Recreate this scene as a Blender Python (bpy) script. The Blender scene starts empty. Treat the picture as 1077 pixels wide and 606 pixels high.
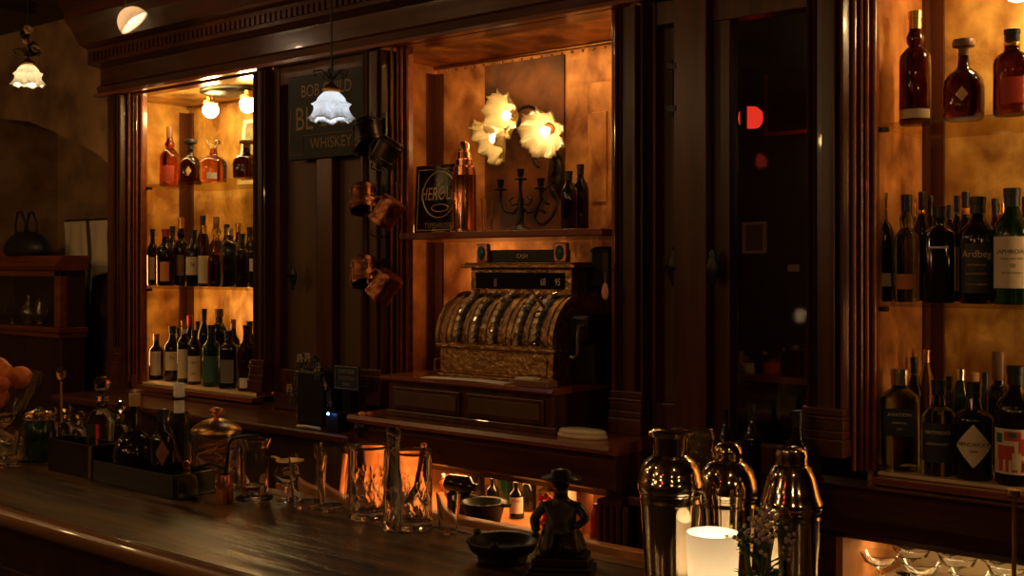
import bpy, bmesh, math, random
from mathutils import Vector, Matrix
random.seed(7)
S = bpy.context.scene
C = S.collection
PI = math.pi
# ---------------- camera ----------------
F = 1200.0
YAW = math.pi/2 - math.atan(1438/F)
CS, SN = math.cos(YAW), math.sin(YAW)
EYE = 1.6
cam = bpy.data.cameras.new('camera'); camo = bpy.data.objects.new('camera', cam); C.objects.link(camo)
camo.location = (0, 0, EYE); camo.rotation_euler = (PI/2, 0, YAW)
cam.sensor_width = 36; cam.lens = 36*F/1077; cam.shift_y = -(303-280)/1077.0
cam.clip_start = .05
S.camera = camo
S.view_settings.view_transform = 'Standard'; S.view_settings.look = 'None'
S.view_settings.exposure = 0.9; S.view_settings.gamma = 1.0; S.view_settings.use_curve_mapping = False
S.cycles.sample_clamp_indirect = 4.0
w = bpy.data.worlds.new('world'); S.world = w; w.use_nodes = True
w.node_tree.nodes['Background'].inputs[0].default_value = (.012, .008, .012, 1)
w.node_tree.nodes['Background'].inputs[1].default_value = .3
WARM = (1, .58, .22); AMB = (1, .50, .16)
def area(name, loc, rot, sx, sy, power, col):
    l = bpy.data.lights.new(name, 'AREA'); l.shape = 'RECTANGLE'; l.size = sx; l.size_y = sy
    l.energy = power; l.color = col
    o = bpy.data.objects.new(name, l); o.location = loc; o.rotation_euler = rot; C.objects.link(o); return o
def point(name, loc, power, col, r=.03):
    l = bpy.data.lights.new(name, 'POINT'); l.energy = power; l.color = col; l.shadow_soft_size = r
    o = bpy.data.objects.new(name, l); o.location = loc; C.objects.link(o); return o
# dim unseen room lights, several added to brighten the bar and its glass
for p_, e_ in (((-2.9, -1.4, 2.2), 5), ((-2.1, -.9, 2.3), 5), ((-1.2, -1.5, 2.1), 3), ((.6, -.6, 2.2), 2.6), ((1.3, .3, 2.0), 2.6), ((-4.9, .1, 2.3), 5), ((-4.2, .6, 2.45), 4), ((-.1, .75, 2.45), 1.2), ((-1.9, .5, 2.5), 1.2), ((-2.9, .8, 2.4), 2.2), ((-5.0, 1.2, 2.2), 1.4)):
    point('unseen_room_light', p_, e_, WARM, .035)
for p_ in ((-1.5, .1, 2.0), (-.9, -.2, 2.0), (-1.2, -.7, 1.9)): point('unseen_room_light', p_, .35, (1, .05, .03), .03)
# strip lamps inside the lower niches
area('niche_light', (-2.3, 2.62, .98), (0, 0, 0), .9, .03, 1.3, AMB)
area('niche_light', (-.75, 2.86, .915), (0, 0, 0), .8, .03, .9, (1, .7, .32))

# unseen strips added behind jambs and lintels to brighten the cabinet backs
area('cabinet_fill', (-4.50, 2.80, 1.40), (PI/2, 0, -.75), .02, .5, .9, (1, .48, .15))
area('cabinet_fill', (-4.1, 2.80, 2.34), (.35, 0, 0), 1.0, .02, 1.6, (1, .70, .22))
area('cabinet_fill', (-2.40, 2.80, 2.345), (.45, 0, 0), 1.1, .02, 1.5, (1, .58, .2))
area('cabinet_fill', (-2.90, 2.80, 1.60), (PI/2, 0, -.7), .02, .3, .5, (1, .5, .16))
area('cabinet_fill', (.30, 2.84, 1.65), (PI/2, 0, .75), .02, 1.0, 5.2, (1, .66, .30))
area('cabinet_fill', (-.5, 2.80, 2.36), (.35, 0, 0), 1.2, .02, 2.8, (1, .64, .26))

# ---------------- pixel helpers (real positions on known planes) ----------------
def at(px, Y, py=None, z=None):
    u = (px-538)/F; Z = Y/(CS+u*SN); X = Z*(-SN+u*CS)
    if py is not None: return Vector((X, Y, EYE-(py-280)/F*Z))
    return Vector((X, Y, z if z is not None else 0))
def zd(px, Y): return Y/(CS+(px-538)/F*SN)
def face(x, y, k=1): return math.atan2(-x, y)*k

# ---------------- materials ----------------
MT = {}
def mat(name, col, rough=.4, metal=0, **k):
    if name in MT: return MT[name]
    m = bpy.data.materials.new(name); m.use_nodes = True; MT[name] = m
    nt = m.node_tree; b = nt.nodes['Principled BSDF']
    b.inputs['Base Color'].default_value = (*col, 1); b.inputs['Roughness'].default_value = rough
    b.inputs['Metallic'].default_value = metal
    for kk in ('Transmission Weight', 'IOR', 'Coat Weight', 'Emission Strength'):
        q = kk.split()[0].lower()
        if q in k: b.inputs[kk].default_value = k[q]
    if 'emit' in k:
        b.inputs['Emission Color'].default_value = (*k['emit'], 1); b.inputs['Emission Strength'].default_value = k.get('power', 1)
    if 'noise' in k:     # (scale, colour2, stretch, bump)
        sc, c2, st, bp = k['noise']
        tc = nt.nodes.new('ShaderNodeTexCoord'); mp = nt.nodes.new('ShaderNodeMapping')
        mp.inputs['Scale'].default_value = st
        n = nt.nodes.new('ShaderNodeTexNoise'); n.inputs['Scale'].default_value = sc; n.inputs['Detail'].default_value = 5
        nt.links.new(tc.outputs['Object'], mp.inputs[0]); nt.links.new(mp.outputs[0], n.inputs['Vector'])
        r = nt.nodes.new('ShaderNodeValToRGB'); r.color_ramp.elements[0].position = .35; r.color_ramp.elements[1].position = .68
        r.color_ramp.elements[0].color = (*col, 1); r.color_ramp.elements[1].color = (*c2, 1)
        nt.links.new(n.outputs['Fac'], r.inputs[0]); nt.links.new(r.outputs[0], b.inputs['Base Color'])
        if name in ('hammered_gold', 'copper_sheet', 'darker_copper'): n.inputs['Distortion'].default_value = .25; n.inputs['Detail'].default_value = 8
        if bp:
            bm_ = nt.nodes.new('ShaderNodeBump'); bm_.inputs['Strength'].default_value = bp; bm_.inputs['Distance'].default_value = .01
            nt.links.new(n.outputs['Fac'], bm_.inputs['Height']); nt.links.new(bm_.outputs[0], b.inputs['Normal'])
    return m
def sheet_glass(name, tint, gl=.12):
    m = bpy.data.materials.new(name); m.use_nodes = True; MT[name] = m; nt = m.node_tree; nt.nodes.clear()
    o = nt.nodes.new('ShaderNodeOutputMaterial'); t = nt.nodes.new('ShaderNodeBsdfTransparent'); t.inputs[0].default_value = (*tint, 1)
    g = nt.nodes.new('ShaderNodeBsdfGlossy'); g.inputs['Roughness'].default_value = .05
    mx = nt.nodes.new('ShaderNodeMixShader'); mx.inputs[0].default_value = gl
    nt.links.new(t.outputs[0], mx.inputs[1]); nt.links.new(g.outputs[0], mx.inputs[2]); nt.links.new(mx.outputs[0], o.inputs[0]); return m
def frosted(name, col, em=None, ems=0):
    m = bpy.data.materials.new(name); m.use_nodes = True; MT[name] = m; nt = m.node_tree; nt.nodes.clear()
    o = nt.nodes.new('ShaderNodeOutputMaterial'); t = nt.nodes.new('ShaderNodeBsdfTranslucent'); t.inputs[0].default_value = (*col, 1)
    d = nt.nodes.new('ShaderNodeBsdfPrincipled'); d.inputs['Base Color'].default_value = (*col, 1); d.inputs['Roughness'].default_value = .25
    if em: d.inputs['Emission Color'].default_value = (*em, 1); d.inputs['Emission Strength'].default_value = ems
    mx = nt.nodes.new('ShaderNodeMixShader'); mx.inputs[0].default_value = .5
    nt.links.new(t.outputs[0], mx.inputs[1]); nt.links.new(d.outputs[0], mx.inputs[2]); nt.links.new(mx.outputs[0], o.inputs[0]); return m
WOOD = mat('mahogany', (.045, .012, .005), .32, noise=(3, (.11, .030, .011), (9, 9, .6), .08), coat=.3)
WOODH = mat('mahogany_long_grain', (.045, .012, .005), .32, noise=(3, (.11, .030, .011), (.6, 9, 9), .08), coat=.3)
WOODR = mat('red_mahogany', (.16, .035, .012), .28, noise=(3, (.26, .06, .02), (.6, 9, 9), .05), coat=.4)
WOODD = mat('dark_oak', (.035, .012, .006), .42, noise=(3, (.06, .02, .009), (9, 9, .6), .1))
BARW = mat('bar_top_wood', (.014, .007, .003), .30, noise=(3.5, (.20, .105, .03), (1.0, 9, 6), .35), coat=.25)
PANELM = mat('panel_olive_wood', (.075, .036, .013), .5, noise=(2, (.12, .055, .02), (7, 7, .5), .1))
HAM = mat('hammered_gold', (.34, .14, .03), .42, .35, noise=(8, (.92, .57, .15), (1.3, 1, 1), .9))
HAMR = mat('copper_sheet', (.24, .075, .02), .42, .35, noise=(7, (.84, .40, .13), (1.3, 1, 1), .9))
TRIMD = mat('dark_copper_strip', (.10, .03, .012), .4, .5)
PLAST = mat('old_plaster', (.14, .07, .028), .8, noise=(6, (.33, .19, .09), (1, 1, 1), .3))
CEIL = mat('ceiling_wood', (.03, .012, .006), .5, noise=(3, (.05, .018, .008), (1, 8, 8), .1))
FLOOR = mat('floor_tile', (.05, .04, .03), .5, noise=(3, (.07, .05, .04), (1, 1, 1), .1))
MARB = mat('cream_sill', (.62, .45, .25), .4, noise=(12, (.75, .58, .36), (1, 1, 1), 0))
ORWOOD = mat('orange_pine', (.55, .20, .06), .4, noise=(3, (.65, .27, .09), (.6, 8, 8), .05))
SHELF = sheet_glass('shelf_glass', (.86, .80, .62), .10)
PANE = sheet_glass('door_glass', (.75, .75, .75), .12)
CLEAR = mat('clear_glass', (1, 1, 1), .02, transmission=1, ior=1.48)
CLEAR2 = mat('green_tinted_glass', (.34, .44, .33), .02, transmission=1, ior=1.45)
AMBER = mat('amber_whisky', (.42, .07, .01), .03, transmission=1, ior=1.42)
AMBL = mat('light_amber', (.66, .20, .03), .03, transmission=1, ior=1.42)
AMBD = mat('dark_amber', (.06, .008, .003), .04, transmission=.85, ior=1.42)
DARKG = mat('dark_glass', (.012, .008, .006), .06, transmission=.25, ior=1.5)
GREENG = mat('green_glass', (.02, .10, .03), .05, transmission=.8, ior=1.45)
BLACK = mat('black_cap', (.010, .008, .008), .4)
REDC = mat('red_foil', (.35, .02, .01), .3)
GOLDC = mat('gold_foil', (.70, .38, .10), .25, .9)
CORK = mat('cork', (.45, .26, .12), .7)
WOODC = mat('stopper_wood', (.22, .10, .04), .4)
CREAM = mat('cream_paper', (.72, .60, .40), .6)
WHITEP = mat('white_paper', (.80, .74, .62), .6)
ORP = mat('orange_paper', (.65, .22, .06), .6)
REDP = mat('red_paper', (.55, .05, .03), .6)
GRNP = mat('dark_green_paper', (.04, .12, .07), .6)
DKP = mat('black_paper', (.02, .02, .02), .5)
GREYP = mat('grey_label', (.20, .18, .14), .5)
INK = mat('dark_ink', (.03, .02, .02), .6)
GINK = mat('gold_ink', (.80, .50, .18), .4)
STEEL = mat('polished_steel', (.72, .62, .48), .10, 1)
BRASS = mat('aged_brass', (.50, .29, .10), .3, 1)
RBRASS = mat('embossed_brass', (.30, .15, .05), .34, .85, noise=(55, (.56, .31, .11), (1, 1, 1), .9))
COPPER = mat('copper', (.62, .24, .10), .22, 1)
COPH = mat('hammered_copper', (.24, .075, .03), .32, 1, noise=(45, (.38, .13, .05), (1, 1, 1), .5))
IRON = mat('black_iron', (.014, .012, .010), .38, .5)
BRONZE = mat('dark_bronze', (.030, .022, .014), .36, .6)
SILVER = mat('silver', (.70, .66, .58), .18, 1)
def emis(name, col, s): return mat(name, (0, 0, 0), .5, emit=col, power=s)
BULB = emis('warm_bulb', (1, .62, .24), 42)
BULBS = emis('soft_bulb', (1, .66, .26), 42)
BULBW = emis('cool_bulb', (.85, .92, 1), 22)
FLAME = emis('candle_flame', (1, .70, .42), 260)
LED = emis('blue_led', (.05, .25, 1), 25)
REDL = emis('red_lamp', (1, .04, .02), .9)
RIB = frosted('ribbed_opal_glass', (.52, .43, .25))
FROST = frosted('frosted_white_glass', (.93, .95, .97))
FROSTC = frosted('candle_cup_glass', (.97, .95, .88))

# ---------------- mesh helpers ----------------
class MB:
    def __init__(s): s.b = bmesh.new()
    def box(s, x0, x1, y0, y1, z0, z1):
        v = [s.b.verts.new(p) for p in ((x0,y0,z0),(x1,y0,z0),(x1,y1,z0),(x0,y1,z0),(x0,y0,z1),(x1,y0,z1),(x1,y1,z1),(x0,y1,z1))]
        for f in ((0,3,2,1),(4,5,6,7),(0,1,5,4),(1,2,6,5),(2,3,7,6),(3,0,4,7)): s.b.faces.new([v[i] for i in f])
        return s
    def lathe(s, prof, seg=28, c=(0,0,0), rf=None, M=None, sx=1, sy=1):
        rings = []
        for (r, z) in prof:
            if r < 1e-5:
                rings.append([s.b.verts.new((c[0], c[1], c[2]+z))])
            else:
                R = []
                for i in range(seg):
                    a = 2*PI*i/seg; rr = r*(rf(a, z, r) if rf else 1)
                    R.append(s.b.verts.new((c[0]+sx*rr*math.cos(a), c[1]+sy*rr*math.sin(a), c[2]+z)))
                rings.append(R)
        for A, B in zip(rings, rings[1:]):
            if len(A) == 1 and len(B) == 1: continue
            for i in range(seg):
                j = (i+1) % seg
                if len(A) == 1: s.b.faces.new((A[0], B[i], B[j]))
                elif len(B) == 1: s.b.faces.new((A[i], A[j], B[0]))
                else: s.b.faces.new((A[i], A[j], B[j], B[i]))
        if M is not None:
            for R in rings:
                for v in R: v.co = M @ v.co
        return s
    def tube(s, pts, r, seg=8, cap=True):
        pts = [Vector(p) for p in pts]; rs = r if isinstance(r, (list, tuple)) else [r]*len(pts); rings = []
        up = None
        for i, p in enumerate(pts):
            d = (pts[min(i+1, len(pts)-1)]-pts[max(i-1, 0)]).normalized()
            if up is None: up = Vector((0,0,1)) if abs(d.z) < .9 else Vector((1,0,0))
            a = d.cross(up).normalized(); b = a.cross(d).normalized(); up = b
            rings.append([s.b.verts.new(p+rs[i]*(math.cos(2*PI*k/seg)*a+math.sin(2*PI*k/seg)*b)) for k in range(seg)])
        for A, B in zip(rings, rings[1:]):
            for k in range(seg): s.b.faces.new((A[k], A[(k+1) % seg], B[(k+1) % seg], B[k]))
        if cap: s.b.faces.new(rings[0][::-1]); s.b.faces.new(rings[-1])
        return s
    def ball(s, c, r, seg=14, sc=(1,1,1)):
        n = seg//2
        s.lathe([(r*math.sin(PI*i/n), -r*math.cos(PI*i/n)*1.0) for i in range(n+1)], seg, M=Matrix.Translation(c) @ Matrix.Diagonal((*sc, 1)))
        return s
    def prism(s, poly, axis, a, b):   # poly in the other two axes
        def mk(p, t): return {'x': (t, p[0], p[1]), 'y': (p[0], t, p[1]), 'z': (p[0], p[1], t)}[axis]
        A = [s.b.verts.new(mk(p, a)) for p in poly]; B = [s.b.verts.new(mk(p, b)) for p in poly]
        s.b.faces.new(A); s.b.faces.new(B[::-1])
        for i in range(len(poly)):
            j = (i+1) % len(poly); s.b.faces.new((A[i], B[i], B[j], A[j]))
        return s
    def grid(s, fn, nu, nv):
        V = [[s.b.verts.new(fn(i/nu, j/nv)) for j in range(nv+1)] for i in range(nu+1)]
        for i in range(nu):
            for j in range(nv): s.b.faces.new((V[i][j], V[i+1][j], V[i+1][j+1], V[i][j+1]))
        return s
    def raw(s, vs, fs):
        V = [s.b.verts.new(v) for v in vs]
        for f in fs:
            try: s.b.faces.new([V[i] for i in f])
            except ValueError: pass
        return s
    def build(s, name, m, parent=None, smooth=False, bev=0, solid=0, sub=0, M=None):
        if M is not None: bmesh.ops.transform(s.b, matrix=M, verts=s.b.verts)
        bmesh.ops.recalc_face_normals(s.b, faces=s.b.faces)
        me = bpy.data.meshes.new(name); s.b.to_mesh(me); s.b.free(); me.materials.append(m)
        if smooth:
            for p in me.polygons: p.use_smooth = True
        o = bpy.data.objects.new(name, me); C.objects.link(o)
        if parent: o.parent = parent
        if smooth == 'auto':
            import bmesh as _b
            b2 = _b.new(); b2.from_mesh(me)
            for e in b2.edges:
                if len(e.link_faces) == 2 and e.calc_face_angle(0) > .7: e.smooth = False
            b2.to_mesh(me); b2.free()
        if solid: q = o.modifiers.new('s', 'SOLIDIFY'); q.thickness = solid; q.offset = 0
        if bev: q = o.modifiers.new('b', 'BEVEL'); q.width = bev; q.segments = 2; q.limit_method = 'ANGLE'
        if sub: q = o.modifiers.new('u', 'SUBSURF'); q.levels = sub; q.render_levels = sub
        return o
def tag(o, label, cat, group=None):
    o['label'] = label; o['category'] = cat
    if group: o['group'] = group
    return o
def thing(name, label, cat, loc=(0,0,0), rz=0, group=None):
    o = bpy.data.objects.new(name, None); o.empty_display_size = .05; C.objects.link(o); o.location = loc; o.rotation_euler = (0, 0, rz)
    return tag(o, label, cat, group)
def struct(o): o['kind'] = 'structure'; return o
def plabel(o, l): o['label'] = l; return o
def text(s, size):
    cu = bpy.data.curves.new('t', 'FONT'); cu.body = s; cu.size = size; cu.align_x = 'CENTER'; cu.align_y = 'CENTER'; cu.resolution_u = 3
    ob = bpy.data.objects.new('t', cu); C.objects.link(ob); dg = bpy.context.evaluated_depsgraph_get(); dg.update()
    me = bpy.data.meshes.new_from_object(ob.evaluated_get(dg))
    vs = [v.co.copy() for v in me.vertices]; fs = [tuple(p.vertices) for p in me.polygons]
    bpy.data.objects.remove(ob); bpy.data.curves.remove(cu); bpy.data.meshes.remove(me); return vs, fs
def flat_text(mb, s, size, x, z, y, sx=1, slant=0):
    vs, fs = text(s, size); mb.raw([(x+v.x*sx+v.y*slant, y, z+v.y) for v in vs], fs); return mb
def curved_text(mb, s, size, R, z, sx=1, a0=0):
    vs, fs = text(s, size)
    mb.raw([(R*math.sin(v.x*sx/R+a0), -R*math.cos(v.x*sx/R+a0), z+v.y) for v in vs], fs); return mb

# ---------------- room shell ----------------
def sbox(name, m, *a):
    return struct(MB().box(*a).build(name, m))
sbox('floor', FLOOR, -6, 3.2, -3, 4, -.1, 0)
cl = MB().box(-6, 3.2, -3, 4, 2.76, 2.86)
for k in range(9): cl.box(-5.8+k*.9, -5.7+k*.9, -3, 2.5, 2.70, 2.76)
struct(cl.build('ceiling', CEIL))
sbox('wall_left', PLAST, -5.85, -5.72, -3, 3.1, 0, 2.76)
sbox('wall_right', WOODD, 3, 3.15, -3, 4, 0, 2.76)
sbox('wall_front', WOODD, -6, 3.2, -3.1, -3, 0, 2.76)
sbox('wall_back', PLAST, -6, -4.68, 3.1, 3.2, 0, 2.76)
# alcove seen through the glazed door
sbox('wall_alcove', mat('night_blue_wall', (.030, .024, .032), .5), -2.6, -1.15, 3.62, 3.7, 0, 2.76)
# arched header over the passage at the left
poly = [(-5.72, 2.76), (-4.58, 2.76)]
for px, py in ((113, 172), (100, 160), (75, 148), (55, 138), (30, 128), (0, 125)):
    p = at(px, 2.76, py); poly.append((max(p.x, -5.715), p.z))
struct(MB().prism(poly, 'y', 2.76, 3.095).build('wall_arch', PLAST))

# ---------------- back bar carcass ----------------
def pilaster(x0, x1, label, yf=2.66, z0=1.13, cap=False):
    t = thing('pilaster', label, 'pilaster', ((x0+x1)/2, yf, z0))
    w = (x1-x0)/2; d = .095
    prof = [(-w, d), (-w, .03)]
    for a, b in ((-.96, .024), (-.90, .010), (-.82, .006), (-.74, .012), (-.70, .022), (-.60, .022), (-.56, .006), (-.50, .002), (-.44, .006), (-.40, .014), (-.2, .015)):
        prof.append((a*w, b))
    prof += [(-x, y) for x, y in prof[:1:-1]] + [(w, .03), (w, d)]
    MB().prism(prof, 'z', .12, 2.33-z0).build('shaft', WOOD, t)
    b = MB()
    for (e, za, zb) in ((.014, 0, .045), (.009, .045, .065), (.005, .065, .09), (.010, .09, .10), (.003, .10, .12)):
        b.box(-w-e*.3, w+e*.3, -e, d, za, zb)
    b.build('plinth', WOOD, t, bev=.003)
    if cap:
        b = MB(); h = 2.24-z0
        for (e, za, zb) in ((.006, 0, .012), (.010, .065, .085)): b.box(-w, w, -e, d, h+za, h+zb)
        b.build('capital', WOOD, t, bev=.003)
    return t
pilaster(-4.46, -4.402, 'wide moulded pilaster at the far left end of the back bar', cap=False)
pilaster(-3.499, -3.42, 'narrow moulded pilaster right of the left bottle cabinet', cap=False)
pilaster(-2.90, -2.792, 'pilaster with copper mugs hanging in front of it')
pilaster(-1.855, -1.75, 'tall pilaster right of the cash register niche')
pilaster(-1.272, -1.164, 'pilaster between glazed door and right bottle cabinet')
# cornice
t = thing('cornice', 'dark wooden cornice with dentils running above the whole back bar', 'cornice', (-2.2, 2.74, 2.35))
MB().prism([(.09, 0), (-.06, 0), (-.07, .03), (-.05, .045), (-.05, .115), (-.11, .125), (-.11, .19), (-.15, .205), (-.19, .27), (-.22, .30), (-.22, .345), (-.25, .355), (-.25, .40), (.09, .40)], 'x', -2.4, 2.5).build('moulding', WOODH, t)
d = MB()
for k in range(160): d.box(-2.35+k*.03, -2.35+k*.03+.018, -.122, -.109, .140, .172)
o = d.build('dentil_band', WOODH, t)
MB().prism([(-.082, -.012), (-.082, .0), (-.05, .0), (-.05, -.012)], 'x', -2.4, 2.5).build('bead', WOODR, t)

def cabinet(x0, x1, ox0, ox1, z0, z1, yb, label, lining, shelves, xl=None, sillm=None, side=None):
    # x0,x1 interior; ox0,ox1 opening in the front plane
    t = thing('display_cabinet', label, 'cabinet', (0, 0, 0))
    th = .015
    MB().box(x0, x1, yb, yb+th, z0-.03, z1+.01).build('back_panel', lining, t)
    MB().box(x0-th, x0, 2.76, yb+th, z0-.03, z1+.01).build('side_panel', side or lining, t)
    MB().box(x1, x1+th, 2.76, yb+th, z0-.03, z1+.01).build('side_panel', side or lining, t)
    MB().box(x0-th, x1+th, 2.76, yb+th, z1+.01, z1+.025).build('top_panel', lining, t)
    MB().box(x0-th, x1+th, 2.76, yb+th, z0-.05, z0-.03).build('bottom_panel', WOODD, t)
    s = MB().box(ox0+.002, ox1-.002, 2.735, yb-.002, z0-.010, z0) if sillm else None
    if s: s.build('sill', sillm, t, bev=.003)
    f = MB()
    for k_, (a, y) in enumerate(((.007, 2.700), (.020, 2.714), (.031, 2.722), (.043, 2.738))):
        for xx in (ox0-.05+a, ox1+.05-a): f.tube([(xx, y, z0), (xx, y, z1+.02)], (.006, .004, .005, .006)[k_], 8)
    for e_ in (0, 1):
        xa, xb = ((ox0-.05, ox0-.003), (ox1+.003, ox1+.05))[e_]; f.box(xa, xb, 2.738, 2.762, z0, z1+.02)
    f.box(ox0-.05, ox1+.05, 2.71, 2.762, z1-.004, z1+.012); f.box(ox0, ox1, 2.705, 2.762, z0-.028, z0-.0105)
    f.build('frame_moulding', WOODR, t, bev=.003)
    r = MB()
    n = int((x1-x0)/.045)
    for k in range(n): r.ball((x0+.02+k*.045, yb-.003, z1-.010), .0055, 6, (1, .5, 1))
    r.tube([(x0, yb-.006, z1+.004), (x1, yb-.006, z1+.004)], .006)
    r.build('rivet_seam', BRASS, t, smooth=True)
    MB().box(x0+.001, x0+.045, yb-.012, yb-.001, z0, z1-.02).box(x0+.001, x0+.010, yb-.05, yb-.012, z0, z1-.02).build('corner_strip', TRIMD, t)
    for z in shelves:
        MB().box(ox0-.04, ox1+.04, 2.765, yb-.03, z-.010, z).build('glass_shelf', SHELF, t)
        p = MB()
        for x in (ox0+.004, ox1-.008):
            p.box(x-.01, x+.012, 2.755, 2.775, z-.022, z-.0105)
        p.build('shelf_clip', IRON, t)
    return t
YB = 3.14
cabL = cabinet(-4.60, -3.42, -4.345, -3.551, 1.105, 2.335, YB, 'left lit bottle cabinet with gold back and two glass shelves', HAM, (1.95, 1.515), sillm=MARB)
MB().box(-4.630, -4.616, 2.76, 3.09, 0, 2.35).box(-4.630, -4.462, 2.742, 2.759, 0, 2.35).build('end_panel', WOOD, cabL, bev=.002)
cabC = cabinet(-3.00, -1.82, -2.739, -1.907, 1.135, 2.345, YB, 'central lit niche with copper back behind the cash register', HAMR, (), side=HAMR)
cabR = cabinet(-1.13, .35, -1.112, .25, 1.095, 2.36, YB, 'right lit bottle cabinet with hammered gold back and glass shelves', HAM, (1.955, 1.51), sillm=MARB, side=HAMR)
MB().prism([(-2.738, 2.69), (-1.908, 2.69), (-1.908, 2.765), (-1.83, 2.765), (-1.83, YB-.013), (-2.95, YB-.013), (-2.95, 2.765), (-2.738, 2.765)], 'z', 1.688, 1.71).build('wooden_shelf', WOODR, cabC, bev=.004)
# leaned aged board at the right of the niche
bd = thing('aged_board', 'tall tarnished brass board against the copper back, right end above niche shelf', 'board', (at(634, 3.1).x, 3.08, 1.71))
MB().box(-.05, .05, 0, .02, 0, .50).build('panel', HAMR, bd, bev=.003)
MB().box(-.03, .03, -.006, 0, .10, .40).build('inset', HAMR, bd, bev=.002)
# darker middle strip of the copper back
dk = mat('darker_copper', (.03, .009, .004), .45, .3, noise=(7, (.26, .09, .026), (1, 1, 1), .9))
MB().box(at(509, 3.13).x, at(592, 3.13).x, YB-.008, YB, 1.72, 2.33).build('darker_strip', dk, cabC)

# front plane panels and doors
def panel_unit(x0, x1, label, stiles, name='panelled_door', pulls=()):
    t = thing(name, label, 'door panel', (0, 0, 0))
    MB().box(x0, x1, 2.745, 2.76, 1.13, 2.36).build('panel', PANELM, t)
    f = MB()
    for a, b_ in stiles: f.box(a, b_, 2.705, 2.745, 1.13, 2.35)
    f.box(x0, x1, 2.71, 2.745, 2.27, 2.35); f.box(x0, x1, 2.71, 2.745, 1.13, 1.22)
    f.build('frame', WOOD, t, bev=.005)
    for px, py in pulls:
        p = at(px, 2.70, py)
        q = MB().lathe([(0, -.055), (.005, -.05), (.008, -.04), (.018, -.02), (.021, 0), (.016, .018), (.010, .026), (.013, .034), (.006, .046), (0, .058)], 16, M=Matrix.Translation((p.x, 2.698, p.z)) @ Matrix.Diagonal((1, .35, 1, 1)))
        q.tube([(p.x-.016, 2.69, p.z+.002), (p.x-.010, 2.672, p.z-.006), (p.x+.010, 2.672, p.z-.006), (p.x+.016, 2.69, p.z+.002)], .0035, 6)
        q.build('drop_pull', IRON, t, smooth=True)
    return t
sa, sb = at(335, 2.72).x, at(352, 2.72).x
panel_unit(-3.42, -2.90, 'pair of olive wood doors with dark centre stile under the whiskey sign', [(-3.42, -3.385), (sa, sb), (-2.945, -2.90)], pulls=((308, 290),))
panel_unit(-1.75, at(715, 2.72).x, 'narrow wooden door left of the glazed door', [(-1.75, -1.735)], pulls=((708, 281),))
# glazed door
gx0, gx1 = at(716, 2.72).x, -1.272
t = thing('glazed_door', 'dark framed glass door between the niche and the right cabinet', 'door', (0, 0, 0))
f = MB(); ga = at(768, 2.72).x; gb = at(856, 2.72).x
f.box(gx0, at(750, 2.72).x, 2.68, 2.76, 1.0, 2.36); f.box(at(750, 2.72).x, ga, 2.715, 2.76, 1.0, 2.36); f.box(gb, gx1, 2.71, 2.76, 1.0, 2.36)
f.box(gx0, gx1, 2.71, 2.76, 2.26, 2.36); f.box(gx0, gx1, 2.71, 2.76, 1.0, 1.13)
f.build('frame', WOOD, t, bev=.005)
MB().box(ga, gb, 2.735, 2.741, 1.13, 2.26).build('pane', PANE, t)
p = at(748, 2.68, 281)
MB().lathe([(0, -.055), (.005, -.05), (.008, -.04), (.018, -.02), (.021, 0), (.016, .018), (.010, .026), (.013, .034), (.006, .046), (0, .058)], 16, M=Matrix.Translation((p.x+.004, 2.678, p.z)) @ Matrix.Diagonal((1, .35, 1, 1))).build('drop_pull', IRON, t, smooth=True)
p = at(706, 2.68, 92)
t = thing('bolt_lock', 'tall narrow metal bolt fixed high on narrow door', 'lock', (p.x, 2.70, p.z))
MB().box(-.012, .012, -.010, .008, -.08, .08).build('plate', IRON, t, bev=.002)
MB().tube([(0, -.016, -.075), (0, -.016, .075)], .005).build('rod', BRONZE, t)
MB().box(-.014, .014, -.022, -.008, .05, .066).box(-.014, .014, -.022, -.008, -.066, -.05).build('bracket', IRON, t)

# base under the openings
def base_run(x0, x1, label, zt):
    t = thing('base_cabinet', label, 'cabinet', (0, 0, 0))
    MB().prism([(2.76, 0), (2.70, 0), (2.70, zt-.06), (2.69, zt-.055), (2.665, zt-.03), (2.665, zt-.005), (2.76, zt-.005)], 'x', x0, x1).build('body', WOODH, t)
    return t
t = base_run(-4.61, -2.72, 'dark wooden base below the left bottle cabinet', 1.075)
MB().box(-3.42, -2.72, 2.705, 2.744, 1.071, 1.13).build('filler_board', WOODH, t, bev=.003)
MB().box(-4.6, -2.72, 2.68, 2.70, .80, .83).build('raised_panel', WOODH, t, bev=.004)
MB().box(-4.58, -2.725, 2.45, 2.70, 1.03, 1.058).build('step', WOODH, t, bev=.006)
MB().box(-4.57, -2.725, 2.50, 2.70, 0, 1.03).build('lower_body', WOODD, t)
t = thing('base_cabinet', 'dark wooden base under the right bottle cabinet with lit glass niche', 'cabinet', (0, 0, 0))
MB().prism([(2.76, .925), (2.71, .925), (2.70, .94), (2.66, .95), (2.65, .99), (2.69, 1.0), (2.69, 1.04), (2.70, 1.05), (2.67, 1.06), (2.67, 1.064), (2.76, 1.064)], 'x', -1.69, .35).build('apron', WOODH, t)
MB().box(-1.69, -1.205, 2.70, 3.1, 0, .926).build('lower_body', WOODH, t)
jx = -1.19
MB().box(jx-.012, jx+.006, 2.70, 3.1, .5, .925).build('niche_side', ORWOOD, t)
MB().box(jx, .35, 3.08, 3.10, .5, .95).build('niche_back', MARB, t)
MB().box(jx, .35, 2.70, 3.08, .76, .78).build('niche_shelf', MARB, t)
MB().box(jx, .35, 2.76, 3.10, .93, .95).build('niche_top', WOODD, t)
MB().box(jx, .35, 2.705, 3.08, 0, .755).build('plinth', WOODD, t)

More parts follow.
